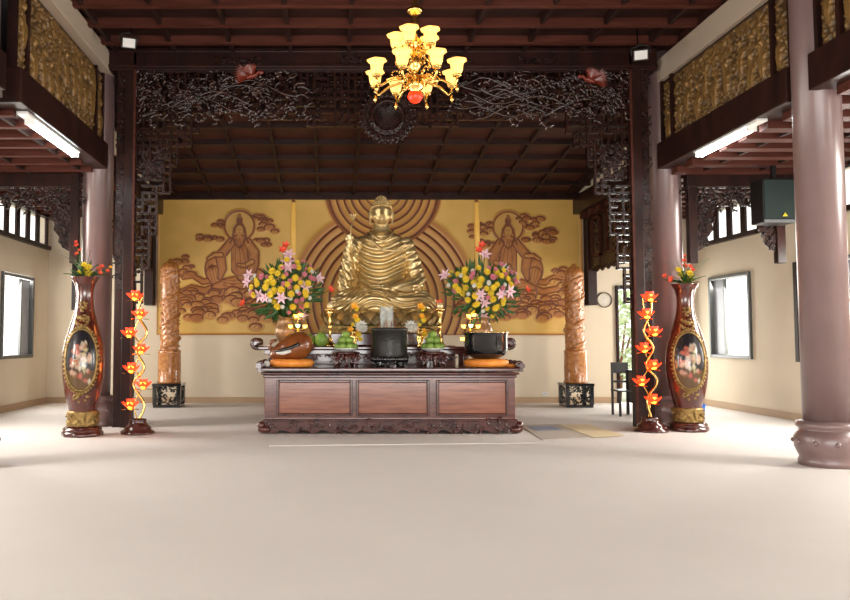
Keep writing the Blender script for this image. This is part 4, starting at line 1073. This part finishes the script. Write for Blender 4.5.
# small string-lamp trees before the bouquets
def lamp_tree(px, lab):
    Y = 12.28+.2; x = at(px, 310, Y).x; t = thing('light_tree', (x, Y, ZU), lab, 'lamp')
    MB().lathe([(.08, 0), (.08, .02), (.02, .05), (.012, .5), (.008, .66)], 12).build('stem', M['brass'], t)
    for k, (dx, dz, m_) in enumerate(((-.14, .12, 'led_y'), (-.07, .11, 'led_y'), (.07, .13, 'led_b'), (.14, .12, 'led_y'), (-.12, .33, 'led_y'), (.0, .34, 'led_b'), (.12, .33, 'led_y'), (-.03, .5, 'led_y'), (.05, .52, 'led_y'), (0, .18, 'led_y'))):
        b = MB(); b.ell((dx, -.06, dz), (.035, .03, .026), 10, 8)
        for q in range(6): a = 2*PI*q/6; b.leaf((dx, -.06, dz-.01), (math.cos(a), math.sin(a), .6), (0, 0, 1), .055, .035, .2)
        b.build('glowing_flower', M[m_], t)
    b = MB()
    for dz in (.12, .33, .5): b.tube([(-.14, -.05, dz-.02), (0, 0, dz-.05), (.14, -.05, dz-.02)], .006, 5)
    b.build('branches', M['brass'], t)
lamp_tree(298, 'little tree of glowing lamp flowers before the left bouquet'); lamp_tree(470, 'little tree of glowing lamp flowers before the right bouquet')

# brass candlesticks
def candlestick(px, lab):
    Y = 12.6; x = at(px, 320, Y).x; t = thing('candlestick', (x, Y, ZU), lab, 'candlestick')
    MB().lathe([(.10, 0), (.10, .02), (.07, .05), (.03, .09), (.045, .12), (.02, .16), (.02, .3), (.035, .33), (.02, .36), (.025, .5), (.045, .56), (.045, .6), (.03, .62)], 24).build('stick', M['brass'], t)
    MB().ell((0, 0, .68), (.055, .055, .065), 16, 10).build('lamp_globe', M['porcelainglow'], t)
    MB().lathe([(.06, .60), (.09, .62), (.06, .635)], 20).build('drip_pan', M['brass'], t)
M['porcelainglow'] = mat('pale_gold_globe', (.9, .7, .4), .25, .4)
candlestick(330, 'brass candlestick with round top at the left knee of the statue'); candlestick(440, 'brass candlestick with round top at the right knee of the statue')

# small vases of orange, yellow and white flowers
def small_vase(px, lab, sd):
    Y = 12.55; x = at(px, 330, Y).x; t = thing('offering_flowers', (x, Y, ZU), lab, 'flowers')
    MB().lathe([(.05, 0), (.06, .01), (.03, .04), (.07, .14), (.06, .2), (.035, .24), (.05, .27)], 24).build('vase', M['gold'], t)
    g = MB(); rr = random.Random(sd)
    for key, dx, dz, s in (('o', .0, .66, .09), ('y', .04, .62, .05), ('o', .02, .5, .07), ('y', .05, .44, .06), ('o', -.06, .28, .08), ('y', .07, .2, .06), ('y', .1, .12, .05), ('w', .11 if px < 380 else -.16, .33, .12), ('w', .15 if px < 380 else -.1, .30, .09), ('o', .06, .26, .06), ('y', -.02, .36, .04)):
        place_bloom(None, FM, key, t, (dx, -.08, dz), (dx, -1, .3), s); g.tube([(0, 0, .2), (dx*.5, -.03, dz*.6+.1), (dx, -.08, dz)], .005, 4)
    for s in (-1, 1): g.leaf((0, -.05, .34), (s, -.1, .12), (0, 0, 1), .34, .13, -.1, .1); g.leaf((0, -.05, .32), (s*.8, -.1, -.1), (0, 0, 1), .25, .1, -.1, .1)
    g.build('greenery', M['leaf'], t)
small_vase(354, 'orange, yellow and white flowers in a gold vase left of the incense burner', 1)
small_vase(420, 'orange, yellow and white flowers in a gold vase right of the incense burner', 2)

# clear reliquary
Y = 12.6; p = at(386.5, 328, Y); t = thing('reliquary_case', (p.x, Y, ZU), 'clear glass case with a small gold stupa before the statue', 'case')
b = MB(); b.bb(-.13, .13, -.13, .13, 0, .10); b.bb(-.10, .10, -.10, .10, .10, .14); b.build('base', M['gold'], t, bevel=.01)
b = MB(); hh = .66
for sx in (-1, 1): b.bb(sx*.105-.004, sx*.105+.004, -.105, .105, .14, hh); b.bb(-.101, .101, sx*.105-.004, sx*.105+.004, .14, hh)
b.bb(-.11, .11, -.11, .11, hh, hh+.012); b.build('glass_case', M['crystal'], t)
MB().lathe([(.07, .14), (.07, .18), (.04, .2), (.065, .26), (.06, .32), (.025, .36), (.04, .38), (.02, .44), (.012, .55), (.002, .6)], 20).build('stupa', M['oldgold'], t)

# incense burner
Y = 11.75; p = at(389.5, 366, Y); t = thing('incense_burner', (p.x, Y, ZA), 'black round incense burner on carved feet in the middle of the altar', 'incense burner')
MB().lathe([(.05, .08), (.24, .09), (.285, .13), (.285, .2), (.275, .3), (.275, .54), (.29, .56), (.29, .60), (.26, .60), (.25, .56), (.01, .55)], 48).build('bowl', M['blackmat'], t)
for k in range(4):
    a = PI/4+PI/2*k; b = MB(); b.tube([(.17*math.cos(a), .17*math.sin(a), .2), (.24*math.cos(a), .24*math.sin(a), .12), (.20*math.cos(a), .20*math.sin(a), .05), (.23*math.cos(a), .23*math.sin(a), .0)], [.06, .055, .035, .04], 10); b.build('foot', M['black'], t)
b = MB(); rr = random.Random(3)
for k in range(40): a = 2*PI*k/40; b.ell((.275*math.cos(a), .275*math.sin(a), .12), (.03, .03, .045), 8, 6)
for k in range(40): a = 2*PI*k/40; scroll(b, rr, .23*math.cos(a), .23*math.sin(a), rr.uniform(.04, .09), .08, .02)
b.build('carved_rim', M['black'], t)
for k in range(8):
    pass
b = MB()
for k in range(14): a = k*2.4; r = .03+.012*k; b.tube([(r*math.cos(a), r*math.sin(a)*.8, .54), (r*math.cos(a)*1.1, r*math.sin(a)*.85, .70+.01*(k % 4))], .004, 5)
b.build('incense_sticks', M['redcarve'], t)

# fruit on carved stands
def fruit_stand(px, lab, fl, grp):
    Y = 11.9; p = at(px, 366, Y); t = thing('offering_stand', (p.x, Y, ZA), lab, 'stand')
    b = MB(); b.lathe([(.20, .19), (.21, .2), (.21, .225), (.18, .23)], 24); b.build('top', M['altar_dark'], t)
    for k in range(5):
        a = 2*PI*k/5-.3; b = MB(); b.tube([(.15*math.cos(a), .15*math.sin(a), .2), (.22*math.cos(a), .22*math.sin(a), .13), (.14*math.cos(a), .14*math.sin(a), .06), (.19*math.cos(a), .19*math.sin(a), .012)], [.035, .032, .022, .03], 8); b.build('leg', M['altar_dark'], t)
    b = MB(); rr = random.Random(4)
    for k in range(24): a = 2*PI*k/24; scroll(b, rr, .17*math.cos(a), .17*math.sin(a), .15, .09, .013)
    b.build('carved_apron', M['redwood'], t)
    d = MB(); d.lathe([(.10, 0), (.11, .01), (.17, .03), (.20, .05), (.19, .055), (.15, .035), (.01, .02)], 32)
    tag(d.build('fruit_plate', M['porcelain'], loc=(p.x, Y, ZA+.232)), 'white plate on the carved stand ' + fl, 'plate')
    lay = [(.12*math.cos(2*PI*k/6), .12*math.sin(2*PI*k/6), .085) for k in range(6)]+[(0, 0, .085)]+[(.065*math.cos(2*PI*k/3-.5), .065*math.sin(2*PI*k/3-.5), .185) for k in range(3)]+[(0, 0, .275)]
    f0 = None
    for i, q in enumerate(lay):
        if f0 is None:
            b = MB(); b.ell((0, 0, 0), (.068, .064, .058), 16, 12); f0 = b.build('green_fruit', M['green']); tag(f0, 'round green fruit piled on the white plate ' + fl, 'fruit', grp)
            s = MB(); s.tube([(0, 0, .05), (.005, 0, .075)], .006, 6); s.build('stalk', M['fishwood'], f0); o = f0
        else: o = copy_tree(f0)
        o.location = (p.x+q[0], Y+q[1], ZA+.232+q[2]-.005)
M['redwood'] = mat('red_brown_carving', (.13, .02, .014), .25, coat=.5)
fruit_stand(346, 'carved dark stand holding fruit, between the incense burner and the brown wooden fish', 'left of the incense burner', 'green fruit piled on the left plate')
fruit_stand(433, 'carved dark stand holding fruit, between the incense burner and the black bell', 'right of the incense burner', 'green fruit piled on the right plate')

# leafy green offering left
Y = 12.6; p = at(314, 330, Y); t = thing('pomelo', (p.x, Y, ZU), 'pair of big green pomelos with leaves beside the left bouquet', 'fruit')
del t
bpy.data.objects.remove([o for o in bpy.data.objects if o.name == 'pomelo'][0])
for dx, sc_, lab in ((-.08, .10, 'green pomelo beside the left light tree'), (.12, .115, 'larger green pomelo next to the left brass candlestick')):
    b = MB(); b.lathe([(.01, 0), (.06, .01), (.095, .06), (.1, .11), (.075, .165), (.035, .2), (.01, .21)], 24)
    b.v = [(q[0]*sc_/.1, q[1]*sc_/.1, q[2]*sc_/.1) for q in b.v]
    o = b.build('pomelo', M['green'], loc=(p.x+dx, Y-.04, ZU)); tag(o, lab, 'fruit')
    g = MB(); g.leaf((0, 0, .19*sc_/.1), (.6, -.3, .4), (0, 0, 1), .1, .05, -.2); g.leaf((0, 0, .19*sc_/.1), (-.6, -.3, .5), (0, 0, 1), .08, .05, -.2); g.build('leaves', M['leaf'], o)

# cushions, wooden fish and bell
def cushion(x, y, rx, lab):
    b = MB(); b.lathe([(rx*.5, 0), (rx*.92, .01), (rx, .06), (rx*.96, .10), (rx*.8, .125), (rx*.3, .115), (.01, .11)], 40, fn=lambda r, a, z: r*(1+.012*math.sin(a*24)))
    o = b.build('cushion', M['orange'], loc=(x, y, ZA)); tag(o, lab, 'cushion'); return o
Y = 11.62
xf = at(292, 360, Y).x; cushion(xf, Y, .345, 'round orange cushion under the brown wooden fish')
xb = at(486, 360, Y).x; cushion(xb, Y, .345, 'round orange cushion under the black bell')
t = thing('wooden_fish', (xf-.02, Y, ZA+.115), 'large brown wooden fish drum with a slit resting on the left cushion', 'drum')
b = MB(); n = 28; prof = []
T = Matrix.Translation((0, 0, .17)) @ Matrix.Rotation(R(-22), 4, 'Y')
b.ell((0, 0, 0), (.36, .27, .20), 32, 20, M=Matrix.Identity(4))
b.v = [(q[0], q[1], q[2]*(1+.55*max(-.5, min(.6, q[0]*2)))) for q in b.v]
b.v = [tuple(T @ Vector(q)) for q in b.v]; b.v = [(x_, y_, max(z_, .0)) for x_, y_, z_ in b.v]
b.build('body', M['fishwood'], t)
b = MB(); q = lambda x_, z_: (x_, -.272*math.sqrt(max(.01, 1-(x_/.36)**2-((z_-.17)/.26)**2)), z_)
b.tube([q(-.24, .12), q(-.12, .145), q(.0, .18), q(.14, .24)], [.012, .028, .026, .03], 8); b.build('slit', M['black'], t)
b = MB(); b.tube([q(-.2, .10), q(-.1, .105), q(.02, .135)], [.02, .035, .02], 8); b.build('carved_scale', M['porcelain'], t)
for s in (-1, 1): b = MB(); b.tube([(s*.27, .05, .12), (s*.34, .06, .2), (s*.30, .06, .28), (s*.22, .05, .3)], [.04, .03, .028, .02], 8); b.build('handle', M['fishwood'], t)
t = thing('bell_bowl', (xb, Y, ZA+.115), 'large glossy black bowl bell resting on the right cushion', 'bell')
b = MB(); b.lathe([(.05, 0), (.18, .01), (.29, .07), (.325, .16), (.325, .36), (.335, .40), (.345, .415), (.335, .425), (.31, .415), (.305, .36), (.3, .16), (.2, .04), (.01, .03)], 56); b.build('bowl', M['black'], t)
b = MB(); b.lathe([(.338, .41), (.35, .417), (.338, .427), (.32, .421)], 56, cap=False); b.build('rim', M['rimmetal'] if 'rimmetal' in M else M['brass'], t)
# strikers
def striker(px, py, Yv, rz, lab, m_):
    p = at(px, py, Yv); t = thing('striker', (p.x, Yv, ZA), lab, 'striker', rz=rz)
    MB().ell((0, 0, .055), (.055, .05, .05), 14, 10).build('head', m_, t)
    MB().tube([(.04, 0, .055), (.3, 0, .04)], [.014, .012], 8).build('handle', M['fishwood'], t)
striker(267, 364, 11.42, R(70), 'pale round-headed striker at the left end of the altar', M['porcelain'])
o = MB(); o.lathe([(.06, 0), (.09, .01), (.095, .035), (.06, .05), (.01, .05)], 24)
tag(o.build('small_cushion', M['orange'], loc=(at(511, 365, 11.5).x, 11.55, ZA)), 'small flat orange pad at the right end of the altar', 'cushion')

# ================================================================= CHANDELIER
YC = 8.0; p = at(415, 60, YC); cx0 = p.x
t = thing('chandelier', (cx0, YC, at(415, 100, YC).z), 'brass chandelier with two tiers of glowing bell shades hanging over the hall', 'chandelier')
zb = t.location.z; z1 = at(415, 76, YC).z-zb; z2 = at(415, 44, YC).z-zb; zt = HN-zb
b = MB(); b.lathe([(.02, .0), (.05, .03), (.03, .08), (.09, .13), (.10, .18), (.05, .24), (.03, .3), (.06, .35), (.09, .42), (.05, .5), (.03, .56), (.06, .6), (.075, .65), (.03, .7), (.025, .76), (.05, .8), (.05, .86), (.03, .92), (.02, zt-.02)], 24)
b.build('centre_stem', M['brass'], t)
MB().lathe([(.005, -.04), (.05, -.02), (.085, .03), (.07, .08), (.02, .1)], 20).build('red_globe', M['redglow'], t)
b = MB(); b.lathe([(.13, zt-.001), (.13, zt-.03), (.05, zt-.07), (.02, zt-.1)], 24); b.build('ceiling_rose', M['brass'], t)
b = MB(); b.lathe([(.03, .94), (.08, .97), (.095, 1.0), (.07, 1.0), (.02, .96)], 24); b.build('amber_dish', M['amber'] if 'amber' in M else M['led_y'] if 0 else M['brass'], t)
def tier(n, rad_, z, zs, a0):
    for k in range(n):
        a = a0+2*PI*k/n; c, s = math.cos(a), math.sin(a); b = MB()
        b.tube([(c*r, s*r, zz_) for r, zz_ in ((.04, zs), (rad_*.35, zs-.05), (rad_*.65, zs-.08), (rad_*.9, z-.16), (rad_, z-.11), (rad_, z-.05))], [.014]*5+[.018], 8)
        b.lathe([(.012, -.08), (.045, -.065), (.05, -.05), (.02, -.04)], 14, c=(rad_*c, rad_*s, z)); b.lathe([(.001, -.24), (.018, -.21), (.022, -.19), (.008, -.15)], 10, c=(rad_*c, rad_*s, z))
        for q in range(10): u = q*.6; b.ell((c*(rad_*.5+.05*math.cos(u)), s*(rad_*.5+.05*math.cos(u)), zs-.02+.05*math.sin(u)), .010, 6, 5)
        arm = b.build('arm', M['brass'], t)
        b = MB(); P_ = [(.028, -.045), (.05, -.03), (.062, 0), (.066, .04), (.072, .075), (.098, .10), (.106, .104), (.094, .098), (.066, .072), (.058, .03), (.05, 0), (.03, -.03)]
        b.lathe(P_, 24, c=(rad_*c, rad_*s, z), fn=lambda r, a_, z_: r*(1+(.05*math.sin(a_*6) if z_ > .08 else 0)), cap=False); sh = b.build('shade', M['shade'], arm)
        MB().ell((rad_*c, rad_*s, z+.02), (.022, .022, .04), 10, 8).build('bulb', M['bulb'], arm)
tier(8, .46, z1+.0, .26, R(22)); tier(5, .20, z2, .58, R(30))
b = MB(); rr = random.Random(2)
b.ell((0, 0, 0), (.015, .015, .026), 8, 6); d0 = b.build('crystal_drop', M['gold'], t)
for k in range(60):
    a = rr.uniform(0, 2*PI); r = rr.uniform(.06, .22); o = d0
    if k: o = d0.copy(); COL.objects.link(o)
    o.location = (r*math.cos(a), r*math.sin(a), rr.uniform(.12, .6))
for zq, e in ((z1+.1, 3.5), (z2+.1, 2)):
    l = bpy.data.lights.new('chandelier_glow', 'POINT'); l.energy = e; l.color = (1, .62, .28); l.shadow_soft_size = .25
    q = bpy.data.objects.new('chandelier_glow', l); COL.objects.link(q); q.parent = t; q.location = (0, 0, zq+.15)

# ================================================================= TUBE LIGHTS, FLOODLIGHTS, SPEAKER, CLOCK ...
for x, ya, yb, lab in ((5.48, 9.6, 10.95, 'lit fluorescent tube under the right lintel'), (-3.76, 9.3, 10.95, 'lit fluorescent tube under the left lintel')):
    t = thing('tube_light', (x, (ya+yb)/2, 4.12), lab, 'lamp'); L = (yb-ya)/2
    MB().bb(-.07, .07, -L-.25, L+.05, .045, .08).build('housing', M['white'], t, bevel=.006)
    for s in (-.03, .03): MB().tube([(s, -L, .0), (s, L, .0)], .017, 12).build('tube', M['tube'], t)
    for y in (-L-.01, L+.01): MB().bb(-.06, .06, y-.015, y+.015, -.02, .045).build('end_cap', M['white'], t)
for px, py, lab, s in ((129, 43, 'white floodlight at the upper left corner of the archway', 1), (641, 55, 'white floodlight at the upper right corner of the archway', -1)):
    Y = 11.2; p = at(px, py, Y); t = thing('floodlight', p, lab, 'lamp', rz=R(0))
    T = Matrix.Rotation(R(20)*s, 4, 'Z') @ Matrix.Rotation(R(25), 4, 'X')
    b = MB(); b.box((0, .04, 0), (.22, .07, .17), M=T); b.build('housing', M['blackmat'], t, bevel=.01)
    b = MB(); b.box((0, 0, 0), (.18, .012, .13), M=T); b.build('lens', M['white'], t)
    b = MB(); b.tube([T @ Vector(q_) for q_ in ((-.13, .05, 0), (-.14, .1, .1), (0, .12, .14), (.14, .1, .1), (.13, .05, 0))], .012, 6); b.tube([T @ Vector((0, .12, .14)), (0, .12, .17), (0, .12, 6.19-p.z)], .014, 6); b.build('bracket', M['blackmat'], t)
# speaker
Y = 11.3; a, c = at(765, 222, Y), at(797, 178, Y)
t = thing('loudspeaker', ((a.x+c.x)/2, Y, a.z), 'black loudspeaker with a yellow emblem hanging beside the right aisle frieze', 'speaker')
w_, h_ = c.x-a.x, c.z-a.z
MB().bb(-w_/2, w_/2, .03, .38, 0, h_).build('cabinet', M['blackmat'], t, bevel=.015)
MB().bb(-w_/2+.015, w_/2-.015, .012, .03, .05, h_-.02).build('grille', M['speaker'], t, bevel=.006)
MB().bb(-w_/2, w_/2, .0, .03, .0, .04).build('trim_strip', M['grey'], t)
MB().prism([(.02, .09), (.10, .09), (.07, .13), (.06, .15), (.05, .13)], .0, .011).build('emblem', M['logo'], t)
b = MB(); b.bb(-.03, .03, .15, .21, h_, 4.09-a.z); b.bb(-.1, .1, .12, .24, h_-.001, h_+.02); b.build('bracket', M['blackmat'], t)
# clock
p = at(604, 300, YB); t = thing('wall_clock', (p.x, YB, p.z), 'round white wall clock to the right of the mural', 'clock')
T = Matrix.Rotation(PI/2, 4, 'X')
MB().lathe([(.17, .0), (.175, .04), (.15, .05), (.148, .03)], 40, M=T, cap=False).build('case', M['clockcase'], t)
MB().lathe([(.145, .031), (.01, .033)], 40, M=T, cap=False).build('dial', M['dialm'], t)
b = MB(); b.box((0, -.036, .045), (.01, .004, .10)); b.box((.025, -.037, -.02), (.06, .004, .01)); 
for k in range(12): a = 2*PI*k/12; b.box((.12*math.cos(a), -.036, .12*math.sin(a)), (.01, .004, .01))
b.build('hands', M['black'], t)
# socket plates
for px, py, lab in ((545, 394, 'small white wall socket low on the back wall right of the altar'),):
    p = at(px, py, YB); t = thing('wall_socket', (p.x, YB, p.z), lab, 'socket')
    MB().bb(-.06, .06, -.012, 0, -.04, .04).build('plate', M['white'], t, bevel=.004)
    b = MB(); b.bb(-.03, -.02, -.014, -.012, -.01, .02); b.bb(.02, .03, -.014, -.012, -.01, .02); b.build('slots', M['black'], t)
# black conduit strips on the side walls
for x, px, y0, y1, lab in ((WR-.02, 797, 262, 362, 'narrow black vertical board on the right wall beside the near column'),):
    Yq = (WR-.02)*FPX/(px-VPX); a = at(px, y1, Yq); c = at(px, y0, Yq)
    MBs = MB(); MBs.bb(-.02, .02, -.05, .05, 0, c.z-a.z); tag(MBs.build('wall_board', M['dark'], loc=(WR-.021, Yq, a.z), bevel=.006), lab, 'board')
q = at(74, 310, YB-.03); c = at(74, 240, YB-.03)
tag(MB().bb(-.06, .06, -.02, .02, 0, c.z-q.z).build('wall_board', M['dark'], loc=(q.x, YB-.021, q.z), bevel=.006), 'narrow black vertical board on the back wall behind the left floor vase', 'board')

# ================================================================= CHAIR, DESK, MATS
Y = 14.4; pl, pr = at(617.5, 415, Y), at(632, 415, Y)
Yc = 14.0; xch = at(624, 410, Yc).x
t = thing('side_chair', (xch, Yc, 0), 'dark wooden chair with a high back standing beside the desk near the doorway', 'chair')
for sx in (-1, 1):
    MB().bb(sx*.14-.018, sx*.14+.018, -.2, -.165, 0, .45).build('leg', M['chair'], t); MB().bb(sx*.14-.018, sx*.14+.018, .165, .2, 0, .98).build('leg', M['chair'], t)
MB().bb(-.17, .17, -.21, .2, .45, .48).build('seat', M['chair'], t, bevel=.008)
MB().bb(-.125, .125, .17, .195, .78, .98).build('backrest', M['chair'], t); MB().bb(-.125, .125, .175, .19, .60, .64).build('back_rail', M['chair'], t)
t = thing('desk', (at(644, 410, 14.0).x+.13, 14.1, 0), 'dark wooden desk behind the right lotus lamp', 'desk')
b = MB(); b.bb(-.34, .34, -.25, .3, .80, .84); b.build('desk_top', M['chair'], t, bevel=.006); MB().bb(-.30, .30, -.22, .28, .22, .80).build('body', M['chair'], t, bevel=.006)
for sx in (-1, 1):
    for sy in (-.2, .26): MB().bb(sx*.28-.02, sx*.28+.02, sy-.02, sy+.02, 0, .22).build('leg', M['chair'], t)
# blue bucket by the right vase
p = at(702, 418, 13.0); t = thing('bucket', (p.x-.09, 13.0, 0), 'blue plastic bucket half hidden behind the right floor vase', 'bucket')
MB().lathe([(.11, 0), (.115, .01), (.14, .27), (.15, .28), (.15, .30), (.135, .29), (.108, .02), (.01, .015)], 28).build('body', M['blue'], t)
MB().tube([(-.14, 0, .27), (-.1, 0, .36), (0, 0, .40), (.1, 0, .36), (.14, 0, .27)], .005, 6).build('handle', M['grey'], t)
def mat_quad(name, pxs, h, m_, label, z0=0):
    P = []
    for px, py in pxs:
        th = at(px, py, 1.0); d = th-Vector((0, 0, CAMZ)); k = -(CAMZ-h)/d.z; P.append((d.x*k, d.y*k))
    cx_ = sum(q[0] for q in P)/len(P); cy_ = sum(q[1] for q in P)/len(P)
    b = MB(); b.prism([(q[0]-cx_, q[1]-cy_) for q in P], z0, h, axis='z')
    return tag(b.build(name, m_, loc=(cx_, cy_, 0), bevel=.003), label, 'mat')
o = mat_quad('floor_mat', [(519, 425), (562, 424), (591, 437), (543, 439.5)], .012, M['matgrey'], 'grey straw floor mat lying right of the altar', .001)
mat_quad('floor_mat', [(527, 426.5), (553, 426), (562, 429.5), (537, 430.5)], .018, M['matblue'], 'small blue grey mat lying on the grey straw mat', .013)
mat_quad('floor_mat', [(558, 424.5), (588, 424.2), (624, 435), (594, 437.3)], .020, M['matyellow'], 'straw yellow floor mat right of the grey one', .013)
mat_quad('floor_rug', [(272, 434), (522, 434), (541, 442.5), (269, 445.5)], .012, M['carpet2'] if 'carpet2' in M else M['carpet'], 'thin pale rug lying in front of the rosewood altar', .001)
